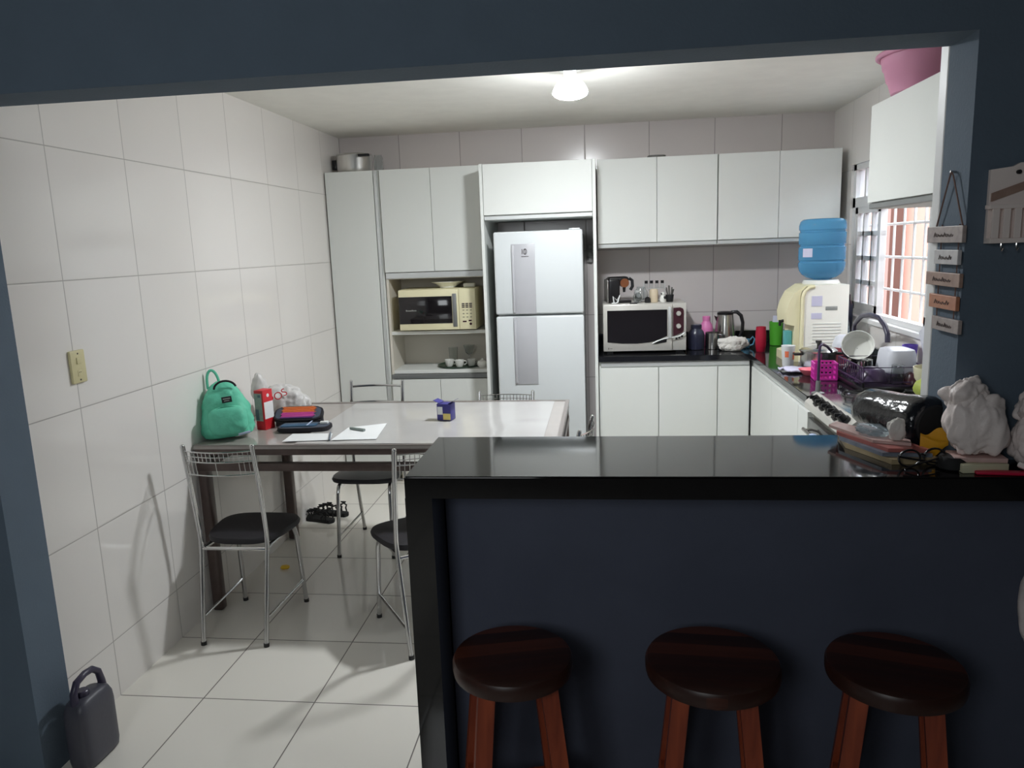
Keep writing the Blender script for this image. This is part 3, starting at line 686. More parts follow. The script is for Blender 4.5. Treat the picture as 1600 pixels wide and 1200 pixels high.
# ------------------------------------------------------------------ floor and side wall
def sandal(label, loc, rz, flip=1):
    s = thing('sandal', label, 'shoe', loc, rz, 'black sandals under the table')
    sole = [(x*flip, y) for x, y in ((-0.03, -0.115), (0.0, -0.128), (0.03, -0.115), (0.032, -0.03), (0.042, 0.06), (0.03, 0.115), (0.0, 0.128), (-0.028, 0.11), (-0.036, 0.05), (-0.03, -0.03))]
    obj('sole', MB().prism(sole, 0, 0.022, 0.003), 'black_matte', s)
    st = MB()
    for y, h in ((0.075, 0.04), (0.045, 0.05), (0.01, 0.06), (-0.06, 0.05), (-0.095, 0.075)):
        st.tube([(0.036*math.cos(PI*k/10)*flip, y+0.02*math.sin(PI*k/10)*(1 if k % 2 else -1)*0.6, 0.02+h*math.sin(PI*k/10)) for k in range(11)], 0.0055, 6)
    st.tube([(0.0, 0.09, 0.045), (0.006, 0.03, 0.065), (-0.004, -0.02, 0.06), (0.0, -0.09, 0.08)], 0.006, 6)
    obj('straps', st, 'black_matte', s)
sandal('black strappy sandal lying nearer the tiled wall under the table', (-1.84, 4.45, 0), math.radians(72))
sandal('black strappy sandal nearer the chair leg under the table', (-1.79, 4.56, 0), math.radians(78), -1)
single('plastic_scrap', MB().crumple((0, 0, 0), (0.055, 0.04, 0.022), 0.4, 2.2, 3, 3), 'yellow', 'small crumpled yellow scrap on the floor tiles under the table', 'scrap', (-1.745, 3.715, 0))
sw = thing('light_switch_plate', 'yellowed double switch plate on the tiled side wall', 'switch', (-1.913, 2.525, 1.314), rot=(0, PI/2, 0))
obj('plate', MB().box(-0.06, 0.06, -0.038, 0.038, 0.0, 0.012, 0.004), 'yellowed', sw)
obj('switch', MB().box(-0.034, -0.01, -0.011, 0.011, 0.012, 0.016, 0.002), 'yellowed', sw)
obj('socket_face', MB().box(0.012, 0.036, -0.011, 0.011, 0.012, 0.0135, 0.001), 'yellowed', sw)
obj('screw', MB().cyl((-0.048, 0, 0.012), (-0.048, 0, 0.0132), 0.003, seg=10).cyl((0.048, 0, 0.012), (0.048, 0, 0.0132), 0.003, seg=10).cyl((0.02, 0.004, 0.0135), (0.02, 0.004, 0.0139), 0.0018, seg=8).cyl((0.02, -0.004, 0.0135), (0.02, -0.004, 0.0139), 0.0018, seg=8), 'ink', sw)
# grey jug behind the jamb
j = thing('water_jug', 'dark grey plastic jug with loop handle on the floor by the doorway wall', 'jug', (-1.768, 2.165, 0), math.radians(88))
jr = []
for z, hw, hd in ((0.0, 0.074, 0.036), (0.008, 0.082, 0.044), (0.03, 0.085, 0.047), (0.185, 0.085, 0.047), (0.212, 0.082, 0.045), (0.234, 0.072, 0.038), (0.244, 0.05, 0.03), (0.248, 0.02, 0.012)):
    jr.append(superring(hw, hd, z, 40, 4.2))
obj('body', MB().loft(jr), 'jug_grey', j)
obj('handle', MB().tube([(-0.06, 0, 0.225), (-0.06, 0, 0.27), (-0.04, 0, 0.302), (0.0, 0, 0.312), (0.035, 0, 0.308), (0.062, 0, 0.285), (0.072, 0, 0.245), (0.074, 0, 0.215)], [0.013, 0.0125, 0.012, 0.0115, 0.0115, 0.012, 0.013, 0.015], 12), 'jug_cap', j)
obj('cap', MB().lathe([(0.02, 0.244), (0.021, 0.248), (0.021, 0.262), (0.018, 0.265), (0.002, 0.265)], 20, (-0.02, 0.0, 0)), 'jug_cap', j)

# ------------------------------------------------------------------ tall cabinet contents
p = thing('pressure_cooker', 'polished aluminium cooking pot stored on top of the pantry cabinet', 'pot', (-1.742, 5.42, 2.2405))
obj('body', MB().lathe([(0.10, 0.0), (0.118, 0.006), (0.125, 0.03), (0.126, 0.115), (0.128, 0.12), (0.12, 0.122), (0.002, 0.122)], 40), 'alu_pot', p)
obj('lid', MB().lathe([(0.127, 0.1225), (0.125, 0.128), (0.09, 0.137), (0.04, 0.141), (0.002, 0.141)], 40), 'alu_pot', p)
obj('handle', MB().box(0.07, 0.15, -0.14, -0.115, 0.10, 0.118, 0.005).box(-0.165, -0.122, -0.012, 0.012, 0.03, 0.1, 0.008), 'black_plastic', p)
g = single('glass_jar', MB().lathe([(0.028, 0), (0.032, 0.004), (0.032, 0.10), (0.026, 0.112), (0.026, 0.12), (0.022, 0.12), (0.022, 0.11), (0.029, 0.1), (0.029, 0.007), (0.002, 0.006)], 24), 'glass', 'small clear glass jar beside the aluminium pot on the pantry', 'jar', (-1.567, 5.42, 2.2405))
mw = thing('microwave_oven', 'yellowed cream microwave oven in the open shelf of the tall cabinet', 'microwave', (-1.155, 5.215, 1.1205))
obj('body', MB().box(-0.275, 0.275, 0.02, 0.345, 0.008, 0.295, 0.006), 'cream_plastic', mw)
d = obj('door', MB().box(-0.274, 0.155, 0.0, 0.02, 0.01, 0.293, 0.005), 'cream_plastic', mw)
obj('door_glass', MB().box(-0.272, 0.108, -0.003, 0.001, 0.055, 0.245, 0.002), 'black_glass', d)
obj('door_handle', MB().box(0.112, 0.142, -0.008, 0.001, 0.03, 0.262, 0.004), 'grey_profile', d)
bn = MB()
for q in range(9): bn.box(-0.222+q*0.0085, -0.216+q*0.0085, -0.0038, -0.0028, 0.145, 0.152+(0.003 if q in (0, 5) else 0))
obj('lettering', bn, 'grey_print', d)
cp = obj('control_panel', MB().box(0.157, 0.274, 0.0, 0.02, 0.01, 0.293, 0.004), 'cream_plastic', mw)
kk = MB()
for r_ in range(3):
    for q in range(3): kk.box(0.178+q*0.026, 0.198+q*0.026, -0.002, 0.001, 0.185-r_*0.012, 0.193-r_*0.012)
for r_ in range(3):
    for q in range(3): kk.box(0.182+q*0.026, 0.194+q*0.026, -0.002, 0.001, 0.142-r_*0.024, 0.146-r_*0.024)
obj('buttons', kk, 'ink', cp)
obj('start_buttons', MB().box(0.18, 0.207, -0.002, 0.001, 0.060, 0.070).box(0.222, 0.243, -0.002, 0.001, 0.066, 0.076).cyl((0.236, -0.002, 0.048), (0.236, 0.001, 0.048), 0.009), 'maroon', cp)
single('serving_bowl', MB().lathe([(0.058, 0.0), (0.062, 0.003), (0.06, 0.008), (0.09, 0.03), (0.118, 0.043), (0.117, 0.046), (0.088, 0.034), (0.055, 0.012), (0.002, 0.01)], 40), 'ceramic', 'shallow white bowl with flared rim on top of the cream microwave', 'bowl', (-1.105, 5.40, 1.416))
single('butter_dish', MB().box(-0.042, 0.042, -0.03, 0.03, 0, 0.03, 0.008), 'ceramic', 'small white lidded dish beside the bowl on the cream microwave', 'dish', (-0.945, 5.38, 1.416))
# cups in the lower open shelf
single('tray', MB().lathe([(0.14, 0.0), (0.15, 0.002), (0.162, 0.014), (0.158, 0.015), (0.145, 0.005), (0.002, 0.005)], 40), 'dark_green', 'dark green round tray under the cups on the lower open shelf', 'tray', (-1.05, 5.42, 0.8405))
def cup(label, loc, R=0.034, H=0.05):
    c = thing('coffee_cup', label, 'cup', loc, random.uniform(-1, 1), 'cups on the green tray')
    obj('bowl', MB().lathe([(R*0.6, 0), (R*0.65, 0.003), (R*0.9, H*0.4), (R, H), (R*0.92, H), (R*0.8, H*0.4), (0.002, 0.006)], 24), 'ceramic', c)
    obj('handle', MB().tube([(R*0.9, 0, H*0.85), (R*1.45, 0, H*0.8), (R*1.5, 0, H*0.45), (R*0.95, 0, H*0.3)], 0.004, 8), 'ceramic', c)
cup('white coffee cup at the far end of the green tray, under the tall tumbler', (-1.115, 5.36, 0.847)); cup('white coffee cup in the middle of the green tray', (-1.035, 5.33, 0.847)); cup('white coffee cup on the green tray beside the stemmed glass', (-0.955, 5.37, 0.847))
single('sugar_bowl', MB().lathe([(0.025, 0), (0.036, 0.012), (0.038, 0.03), (0.03, 0.045), (0.012, 0.052), (0.008, 0.062), (0.002, 0.064)], 24), 'ceramic', 'small lidded white sugar bowl against the shelf side beside the tray', 'bowl', (-0.872, 5.35, 0.8405))
def tumbler(label, loc, R, H): single('glass_tumbler', MB().lathe([(R*0.8, 0), (R*0.82, 0.003), (R, H), (R*0.94, H), (R*0.76, 0.008), (0.002, 0.008)], 24), 'glass', label, 'glass', loc)
tumbler('tall clear tumbler standing behind the coffee cups', (-1.105, 5.47, 0.847), 0.034, 0.125)
single('stemmed_glass', MB().lathe([(0.03, 0), (0.03, 0.003), (0.005, 0.008), (0.005, 0.06), (0.028, 0.085), (0.042, 0.14), (0.039, 0.14), (0.026, 0.09), (0.002, 0.07)], 24), 'glass', 'clear stemmed glass behind the cups on the green tray', 'glass', (-0.985, 5.47, 0.847))
single('flat_tray', MB().prism(rr(0.06, 0.10), 0, 0.016, 0.003), 'lid_grey', 'flat dark grey tray lying on top of the wall cabinets', 'tray', (0.37, 5.36, 2.2355))
hk = single('plastic_sleeve', MB().sheet(6, 10, lambda u, v: (-0.110+0.045*u+0.004*math.sin(v*9+u*5), 5.60-0.02*u*(1-u)*4-0.004-0.006*math.sin(v*14), 1.56+0.12*v), 0.002), 'bag_white', 'shiny plastic sleeve hung in the gap beside the refrigerator', 'plastic sleeve')

# ------------------------------------------------------------------ back worktop
WT = 0.9502
ov = thing('tabletop_oven', 'silver tabletop oven with dark glass door and maroon dial panel', 'oven', (0.276, 5.12, WT))
obj('body', MB().box(-0.276, 0.276, 0.02, 0.41, 0.014, 0.332, 0.006), 'silver_plastic', ov)
obj('foot', MB().box(-0.25, -0.21, 0.04, 0.08, 0, 0.014).box(0.21, 0.25, 0.04, 0.08, 0, 0.014).box(-0.25, -0.21, 0.34, 0.38, 0, 0.014).box(0.21, 0.25, 0.34, 0.38, 0, 0.014), 'black_plastic', ov)
d = obj('door', MB().box(-0.275, 0.182, 0.0, 0.02, 0.016, 0.33, 0.005), 'silver_plastic', ov)
gp = [(-0.248, 0.292), (0.148, 0.292), (0.148, 0.115), (0.11, 0.10), (0.07, 0.083), (0.03, 0.074), (-0.05, 0.068), (-0.15, 0.07), (-0.21, 0.076), (-0.248, 0.08)]
obj('door_glass', MB().prism_y(list(reversed(gp)), -0.004, 0.001), 'black_glass', d, smooth=False)
obj('door_handle', MB().box(0.154, 0.176, -0.018, 0.0, 0.10, 0.31, 0.006), 'alu', d)
cp = obj('control_panel', MB().prism_y(list(reversed([(0.19, 0.30), (0.235, 0.302), (0.252, 0.295), (0.258, 0.28), (0.258, 0.15), (0.25, 0.135), (0.19, 0.11)])), 0.012, 0.022), 'maroon', ov, smooth=False)
for z in (0.262, 0.178): obj('dial', MB().cyl((0.224, 0.012, z), (0.224, -0.006, z), 0.0165, 0.014, 24).box(0.2215, 0.2265, -0.010, -0.005, z-0.013, z+0.013), 'silver_plastic', cp)
sw_ = MB()
pts = [(0.05, 0.066), (0.09, 0.085), (0.13, 0.097), (0.18, 0.104), (0.23, 0.112), (0.262, 0.135)]
sw_.tube([(x, -0.004, z) for x, z in pts], 0.004, 8)
obj('swoosh_trim', sw_, 'alu', ov)
bt = MB()
bt.prism_y([(0.06, 0.060), (0.145, 0.074), (0.145, 0.094), (0.10, 0.084)], -0.004, 0.002)
for q in range(3): bt.box(0.205+q*0.018, 0.217+q*0.018, 0.008, 0.021, 0.088+q*0.007, 0.100+q*0.007)
obj('push_buttons', bt, 'black_plastic', ov, smooth=False)
obj('maker_mark', MB().box(-0.243, -0.238, -0.001, 0.001, 0.03, 0.042).box(-0.232, -0.215, -0.0006, 0.001, 0.034, 0.037), 'ink', ov)
OT = WT+0.3325
cm = thing('coffee_machine', 'small black capsule coffee machine on the silver tabletop oven', 'coffee machine', (0.115, 5.30, OT), math.radians(8))
obj('body', MB().box(-0.085, -0.005, -0.06, 0.11, 0.0, 0.165, 0.014, 3).box(-0.085, 0.06, -0.05, 0.05, 0.125, 0.178, 0.018, 3).box(-0.085, 0.075, -0.055, 0.055, 0.0, 0.018, 0.006), 'black_plastic', cm)
obj('brew_head', MB().cyl((0.028, -0.055, 0.135), (0.028, 0.02, 0.135), 0.03, seg=20), 'coffee_brown', cm)
obj('side_trim', MB().box(-0.091, -0.084, -0.055, 0.1, 0.005, 0.16, 0.003), 'steel', cm)
obj('lever', MB().tube([(0.062, -0.03, 0.165), (0.083, -0.03, 0.15), (0.085, -0.03, 0.11), (0.07, -0.03, 0.085)], 0.011, 10), 'black_plastic', cm)
obj('spout', MB().cyl((0.028, -0.03, 0.072), (0.028, -0.03, 0.105), 0.008, 0.012), 'black_plastic', cm)
single('white_cable', MB().tube([(0.075, 5.16, OT+0.006), (0.07, 5.17, OT+0.05), (0.095, 5.165, OT+0.025), (0.115, 5.175, OT+0.06), (0.10, 5.16, OT+0.012), (0.085, 5.15, OT+0.006), (0.06, 5.155, OT+0.006)], 0.005, 8), 'paper', 'coil of white cable in front of the black coffee machine', 'cable')
def jar(label, loc, R, H, lidm=None):
    j = thing('glass_jar', label, 'jar', loc, 0, 'jars on the tabletop oven')
    obj('glass_body', MB().lathe([(R*0.6, 0), (R*0.8, 0.004), (R, H*0.4), (R*0.97, H*0.65), (R*0.6, H*0.9), (R*0.6, H), (R*0.54, H), (R*0.54, H*0.9), (R*0.9, H*0.62), (R*0.92, H*0.4), (R*0.7, 0.01), (0.002, 0.009)], 28), 'glass', j)
    if lidm: obj('lid', MB().lathe([(R*0.66, H), (R*0.68, H+0.003), (R*0.66, H+0.014), (R*0.3, H+0.018), (0.002, H+0.018)], 24), lidm, j)
jar('round clear glass jar next to the black coffee machine', (0.265, 5.36, OT), 0.05, 0.10)
jar('small clear glass jar in front of the round glass jar', (0.235, 5.24, OT), 0.03, 0.07, 'alu')
single('dark_coaster', MB().box(-0.025, 0.025, -0.02, 0.02, 0, 0.006, 0.002), 'black_plastic', 'small flat black coaster at the oven front edge', 'coaster', (0.205, 5.165, OT))
single('sweetener_canister', MB().lathe([(0.028, 0), (0.03, 0.003), (0.03, 0.07), (0.026, 0.085), (0.02, 0.09), (0.002, 0.09)], 24), 'beige_box', 'beige ceramic canister in the middle of the oven top', 'canister', (0.345, 5.25, OT))
pp = thing('pepper_shaker', 'white and black figure shaped shaker beside the beige canister', 'shaker', (0.405, 5.24, OT))
obj('body', MB().lathe([(0.016, 0), (0.021, 0.01), (0.02, 0.03), (0.012, 0.045), (0.015, 0.055), (0.01, 0.066), (0.002, 0.068)], 20), 'ceramic', pp)
obj('spot', MB().sphere((0.012, -0.012, 0.03), 0.011, sub=2).sphere((-0.01, -0.012, 0.056), 0.006, sub=2), 'black_plastic', pp)
single('salt_cellar', MB().lathe([(0.018, 0), (0.021, 0.006), (0.019, 0.03), (0.008, 0.038), (0.002, 0.039)], 20), 'black_plastic', 'small black domed salt cellar next to the beige canister', 'shaker', (0.302, 5.22, OT))
rk = thing('spice_rack', 'clear spice rack with four dark lids behind the beige canister', 'rack', (0.36, 5.42, OT))
obj('stand', MB().box(-0.075, 0.075, -0.02, 0.02, 0, 0.008).box(-0.075, -0.07, -0.004, 0.004, 0.008, 0.125).box(0.07, 0.075, -0.004, 0.004, 0.008, 0.125).box(-0.075, 0.075, -0.02, 0.02, 0.082, 0.086), 'alu', rk)
for q in range(4):
    o = obj('spice_tube', MB().lathe([(0.013, 0.0865), (0.013, 0.118), (0.002, 0.118)], 16, (-0.056+q*0.037, 0, 0)), 'glass', rk)
    obj('lid', MB().lathe([(0.011, 0.1185), (0.011, 0.138), (0.002, 0.138)], 16, (-0.056+q*0.037, 0, 0)), 'black_plastic', o)
th = thing('toothpick_holder', 'small dark holder with sticks poking out at the oven edge', 'holder', (0.452, 5.25, OT))
obj('pot', MB().lathe([(0.02, 0), (0.022, 0.002), (0.028, 0.048), (0.025, 0.048), (0.018, 0.006), (0.002, 0.006)], 20), 'black_matte', th)
tk = MB()
for q in range(7): a = q*0.9; tk.cyl((0.006*math.cos(a), 0.006*math.sin(a), 0.01), (0.026*math.cos(a), 0.02*math.sin(a), 0.085+0.012*(q % 3)), 0.003, 0.005, 6)
obj('sticks', tk, 'lid_grey', th)

kt = thing('storage_canister', 'navy blue shouldered canister between the oven and the steel mug', 'canister', (0.632, 5.27, WT))
obj('body', MB().lathe([(0.048, 0), (0.054, 0.004), (0.056, 0.06), (0.056, 0.10), (0.05, 0.122), (0.036, 0.14), (0.034, 0.145)], 32), 'navy_enamel', kt)
obj('lid', MB().lathe([(0.037, 0.1455), (0.037, 0.168), (0.034, 0.171), (0.002, 0.171)], 28), 'navy_enamel', kt)
single('wooden_skewer', MB().tube([(0.572, 5.33, WT+0.004), (0.562, 5.335, WT+0.19)], 0.004, 8), 'coffee_brown', 'thin dark stick leaning between the oven and the navy canister', 'stick')
sb = thing('squeeze_bottle', 'pink plastic bottle behind the steel mug', 'bottle', (0.722, 5.44, WT))
obj('body', MB().lathe([(0.042, 0), (0.046, 0.004), (0.046, 0.12), (0.042, 0.15), (0.028, 0.17), (0.024, 0.18)], 28), 'pink', sb)
obj('cap', MB().lathe([(0.027, 0.1805), (0.027, 0.207), (0.024, 0.21), (0.002, 0.21)], 24), 'pink', sb)
mg = thing('steel_mug', 'straight stainless steel mug with black handle by the white cloth', 'mug', (0.742, 5.28, WT))
obj('body', MB().lathe([(0.044, 0), (0.047, 0.003), (0.047, 0.112), (0.049, 0.114), (0.045, 0.114), (0.044, 0.008), (0.002, 0.007)], 32), 'steel', mg)
obj('handle', MB().tube([(0.042, -0.02, 0.1), (0.07, -0.035, 0.095), (0.076, -0.038, 0.055), (0.066, -0.032, 0.02), (0.042, -0.02, 0.016)], 0.007, 8), 'black_plastic', mg)
ke = thing('electric_kettle', 'stainless steel electric kettle with black handle and lid', 'kettle', (0.845, 5.40, WT))
obj('body', MB().lathe([(0.072, 0.018), (0.074, 0.024), (0.072, 0.07), (0.066, 0.14), (0.058, 0.205), (0.055, 0.222)], 36), 'steel', ke)
obj('base', MB().lathe([(0.075, 0), (0.077, 0.003), (0.076, 0.0175), (0.002, 0.0175)], 36), 'black_plastic', ke)
obj('lid', MB().lathe([(0.0555, 0.2225), (0.055, 0.236), (0.045, 0.243), (0.012, 0.246), (0.002, 0.246)], 32), 'black_plastic', ke)
obj('handle', MB().tube([(0.04, -0.005, 0.238), (0.075, -0.015, 0.24), (0.103, -0.02, 0.215), (0.115, -0.024, 0.165), (0.112, -0.022, 0.105), (0.095, -0.018, 0.058), (0.072, -0.01, 0.042)], [0.011, 0.013, 0.013, 0.012, 0.012, 0.012, 0.01], 12), 'black_plastic', ke)
obj('spout', MB().loft([[Vector((-0.052, -0.018, 0.205)), Vector((-0.052, 0.018, 0.205)), Vector((-0.056, 0, 0.16))], [Vector((-0.075, -0.006, 0.218)), Vector((-0.075, 0.006, 0.218)), Vector((-0.074, 0, 0.21))]]), 'steel', ke)
single('dish_cloth', MB().crumple((0, 0, 0), (0.20, 0.12, 0.10), 0.5, 2.6, 12, 5), 'cloth', 'crumpled white cloth in front of the steel kettle', 'cloth', (0.862, 5.17, WT), math.radians(8))
bm_ = thing('blue_mug', 'small blue mug next to the red tumbler', 'mug', (0.965, 5.30, WT))
obj('body', MB().lathe([(0.026, 0), (0.03, 0.004), (0.033, 0.06), (0.030, 0.06), (0.026, 0.008), (0.002, 0.007)], 28), 'blue_mug', bm_)
obj('handle', MB().tube([(0.03, -0.008, 0.055), (0.048, -0.014, 0.078), (0.06, -0.016, 0.06), (0.05, -0.014, 0.025), (0.03, -0.008, 0.016)], 0.005, 8), 'blue_mug', bm_)
single('plastic_tumbler', MB().lathe([(0.026, 0), (0.029, 0.003), (0.034, 0.05), (0.035, 0.11), (0.031, 0.165), (0.028, 0.165), (0.031, 0.1), (0.026, 0.01), (0.002, 0.008)], 28), 'crimson', 'tall crimson red plastic tumbler at the worktop corner', 'tumbler', (1.028, 5.10, WT))
gc = thing('green_holder', 'bright green plastic holder with packets, beside the water dispenser', 'holder', (1.19, 5.40, WT))
obj('pot', MB().lathe([(0.036, 0), (0.04, 0.003), (0.047, 0.165), (0.043, 0.165), (0.036, 0.008), (0.002, 0.007)], 28), 'green', gc)
obj('packet', MB().box(-0.03, 0.012, -0.008, 0.004, 0.06, 0.205, 0.002, rot=(0, 0.1, 0)), 'lilac', gc)
obj('blue_packet', MB().box(-0.012, 0.03, 0.004, 0.014, 0.06, 0.19, 0.002, rot=(0, -0.12, 0)), 'pencil_blue', gc)

# ------------------------------------------------------------------ water dispenser
wd = thing('water_dispenser', 'cream countertop water dispenser with vents and stickers', 'water dispenser', (1.285, 4.64, WT))
obj('body', MB().prism_y(list(reversed([(-0.125, 0), (0.145, 0), (0.145, 0.452), (-0.05, 0.452), (-0.085, 0.445), (-0.112, 0.42), (-0.122, 0.385)])), 0, 0.27), 'off_white_plastic', wd, angle=25)
fr_ = [(-0.126, 0.0), (-0.126, 0.385), (-0.118, 0.42), (-0.09, 0.447), (-0.05, 0.455), (-0.10, 0.452), (-0.16, 0.41), (-0.19, 0.35), (-0.205, 0.29), (-0.20, 0.225), (-0.155, 0.215), (-0.155, 0.06), (-0.2, 0.05), (-0.2, 0.0)]
obj('front_hood', MB().prism_y(fr_, 0.012, 0.258), 'cream_plastic', wd, angle=25)
obj('edge_band', MB().tube([(-0.115, 0.0, 0.01), (-0.115, 0.0, 0.385), (-0.103, 0, 0.42), (-0.08, 0, 0.44), (-0.05, 0, 0.446)], 0.011, 8), 'cream_plastic', wd)
vn = MB()
for q in range(9): vn.box(-0.055, 0.105, -0.0025, 0.0015, 0.075+q*0.0185, 0.082+q*0.0185)
obj('vent_slats', vn, 'ceramic', wd)
obj('sticker', MB().box(-0.065, -0.005, -0.002, 0.001, 0.33, 0.39).box(-0.065, -0.005, -0.002, 0.001, 0.255, 0.29), 'lilac', wd)
obj('grip_recess', MB().box(0.015, 0.082, -0.002, 0.001, 0.305, 0.328, 0.001), 'grey_print', wd)
obj('tap', MB().cyl((-0.20, 0.09, 0.24), (-0.225, 0.09, 0.235), 0.009).cyl((-0.222, 0.09, 0.245), (-0.222, 0.09, 0.21), 0.008), 'black_plastic', wd)
obj('collar', MB().lathe([(0.105, 0.453), (0.108, 0.46), (0.098, 0.478), (0.088, 0.48), (0.002, 0.48)], 36, (0.02, 0.135, 0)), 'ceramic', wd)
wb = thing('water_bottle', 'large blue water bottle upturned on the cream dispenser', 'water bottle', (1.305, 4.775, WT+0.4805))
prof = [(0.045, 0.0), (0.085, 0.012), (0.112, 0.03), (0.128, 0.055), (0.133, 0.08), (0.133, 0.10), (0.127, 0.105), (0.127, 0.112), (0.133, 0.117), (0.133, 0.19), (0.126, 0.196), (0.126, 0.204), (0.133, 0.21), (0.133, 0.275), (0.127, 0.281), (0.127, 0.288), (0.133, 0.294), (0.133, 0.32), (0.126, 0.342), (0.112, 0.354), (0.08, 0.357), (0.002, 0.352)]
obj('bottle', MB().lathe([(r, z) for r, z in prof], 48), 'water_blue', wb)
obj('label_seal', MB().sheet(6, 6, lambda u, v: (0.1338*math.cos(3.55+0.5*u), 0.1338*math.sin(3.55+0.5*u), 0.135+0.05*v), 0.0), 'lilac', wb)
single('sponge_box', MB().box(-0.02, 0.02, -0.03, 0.03, 0, 0.13, 0.003), 'teal', 'teal box standing under the dispenser tap', 'box', (1.106, 4.72, WT+0.051))
# ------------------------------------------------------------------ clutter on the worktop under the window
pcp = thing('paper_cup', 'white cup with orange print at the worktop edge by the dispenser', 'cup', (1.062, 4.50, WT))
obj('cup_body', MB().lathe([(0.029, 0), (0.03, 0.002), (0.038, 0.118), (0.039, 0.12), (0.036, 0.12), (0.028, 0.005), (0.002, 0.004)], 28), 'paper', pcp)
prt = MB()
for a0, z0, z1 in ((-2.3, 0.055, 0.09), (-1.0, 0.04, 0.085)):
    prt.sheet(5, 2, lambda u, v: ((0.0305+(z0+(z1-z0)*v)*0.068+0.0006)*math.cos(a0+0.6*u), (0.0305+(z0+(z1-z0)*v)*0.068+0.0006)*math.sin(a0+0.6*u), z0+(z1-z0)*v))
obj('orange_print', prt, 'orange_print', pcp)
pot = thing('cooking_pot', 'steel cooking pot with glass-rimmed lid beside the dispenser', 'pot', (1.195, 4.37, WT+0.02))
obj('body', MB().lathe([(0.085, 0), (0.092, 0.004), (0.095, 0.02), (0.095, 0.08), (0.099, 0.083)], 40), 'steel', pot)
obj('lid', MB().lathe([(0.101, 0.0835), (0.102, 0.088), (0.09, 0.097), (0.05, 0.106), (0.002, 0.108)], 40), 'steel', pot)
obj('lid_knob', MB().lathe([(0.009, 0.108), (0.009, 0.122), (0.017, 0.134), (0.016, 0.142), (0.002, 0.143)], 20), 'black_plastic', pot)
obj('handle', MB().box(-0.135, -0.094, -0.022, 0.022, 0.062, 0.075, 0.005).box(0.094, 0.128, -0.022, 0.022, 0.062, 0.075, 0.005), 'black_plastic', pot)
single('trivet', MB().lathe([(0.10, 0), (0.108, 0.003), (0.108, 0.016), (0.1, 0.018), (0.002, 0.018)], 36), 'dark_purple', 'dark purple round stand under the steel pot', 'trivet', (1.195, 4.37, WT))
single('plastic_tub', MB().lathe([(0.034, 0), (0.036, 0.003), (0.046, 0.10), (0.05, 0.104), (0.05, 0.112), (0.045, 0.112), (0.034, 0.008), (0.002, 0.007)], 28), 'salmon', 'salmon pink tub with pale rim behind the steel pot', 'tub', (1.355, 4.46, WT))
gl = thing('glass_bowl', 'cloudy glass bowl upturned on the pink tub behind the steel pot', 'bowl', (1.355, 4.46, WT+0.1125))
obj('bowl', MB().lathe([(0.06, 0), (0.058, 0.02), (0.045, 0.055), (0.025, 0.068), (0.002, 0.07), (0.002, 0.066), (0.024, 0.064), (0.042, 0.052), (0.054, 0.02), (0.056, 0.0)], 32, cap=False), 'tub_white', gl)
single('paper_packet', MB().sheet(10, 8, lambda u, v: (0.975+0.12*u+0.03*v, 4.36-0.13*v, WT+0.008+0.016*noise.noise(Vector((u*3, v*3, 2)))+0.01), 0.006), 'lilac', 'crumpled lilac white packet lying at the worktop edge', 'packet')
single('soap_dish', MB().lathe([(0.03, 0), (0.034, 0.002), (0.058, 0.03), (0.06, 0.034), (0.055, 0.034), (0.03, 0.008), (0.002, 0.008)], 32), 'salmon', 'shallow salmon pink bowl before the dark purple stand', 'bowl', (1.105, 4.185, WT))
bk = thing('plastic_basket', 'small magenta slotted basket at the front of the worktop', 'basket', (1.143, 4.06, WT), math.radians(-6))
w_ = MB()
for sx in (-1, 1):
    for q in range(6): w_.box(sx*0.055-0.002, sx*0.055+0.002, -0.052+q*0.02-0.004+0.002, -0.052+q*0.02+0.006, 0.004, 0.085)
    for z in (0.004, 0.03, 0.056, 0.082): w_.box(sx*0.055-0.003, sx*0.055+0.003, -0.055, 0.055, z, z+0.008)
for sy in (-1, 1):
    for q in range(6): w_.box(-0.052+q*0.02-0.003, -0.052+q*0.02+0.006, sy*0.055-0.002, sy*0.055+0.002, 0.004, 0.085)
    for z in (0.004, 0.03, 0.056, 0.082): w_.box(-0.055, 0.055, sy*0.055-0.003, sy*0.055+0.003, z, z+0.008)
obj('basket_wall', w_, 'magenta', bk, smooth=False)
obj('base', MB().box(-0.055, 0.055, -0.055, 0.055, 0, 0.005), 'magenta', bk, smooth=False)
gt = thing('glass_tumbler', 'clear tumbler lying on its side against the magenta basket', 'glass', (1.262, 4.125, WT+0.0345), rot=(math.radians(88), 0, math.radians(35)))
obj('glass_body', MB().lathe([(0.026, -0.05), (0.028, -0.048), (0.034, 0.05), (0.031, 0.05), (0.025, -0.044), (0.002, -0.044)], 28), 'glass', gt)
ps = thing('hooked_stand', 'slim dark stand with hooked top behind the cooker knobs', 'stand', (1.005, 3.66, WT))
obj('base', MB().lathe([(0.03, 0), (0.03, 0.008), (0.012, 0.014), (0.01, 0.06), (0.009, 0.065)], 20), 'grey_profile', ps)
obj('pole', MB().tube([(0, 0, 0.06), (0, 0, 0.2), (0.004, 0.006, 0.225), (0.02, 0.03, 0.235), (0.06, 0.09, 0.215), (0.09, 0.12, 0.185)], 0.0065, 10), 'dark_purple', ps)
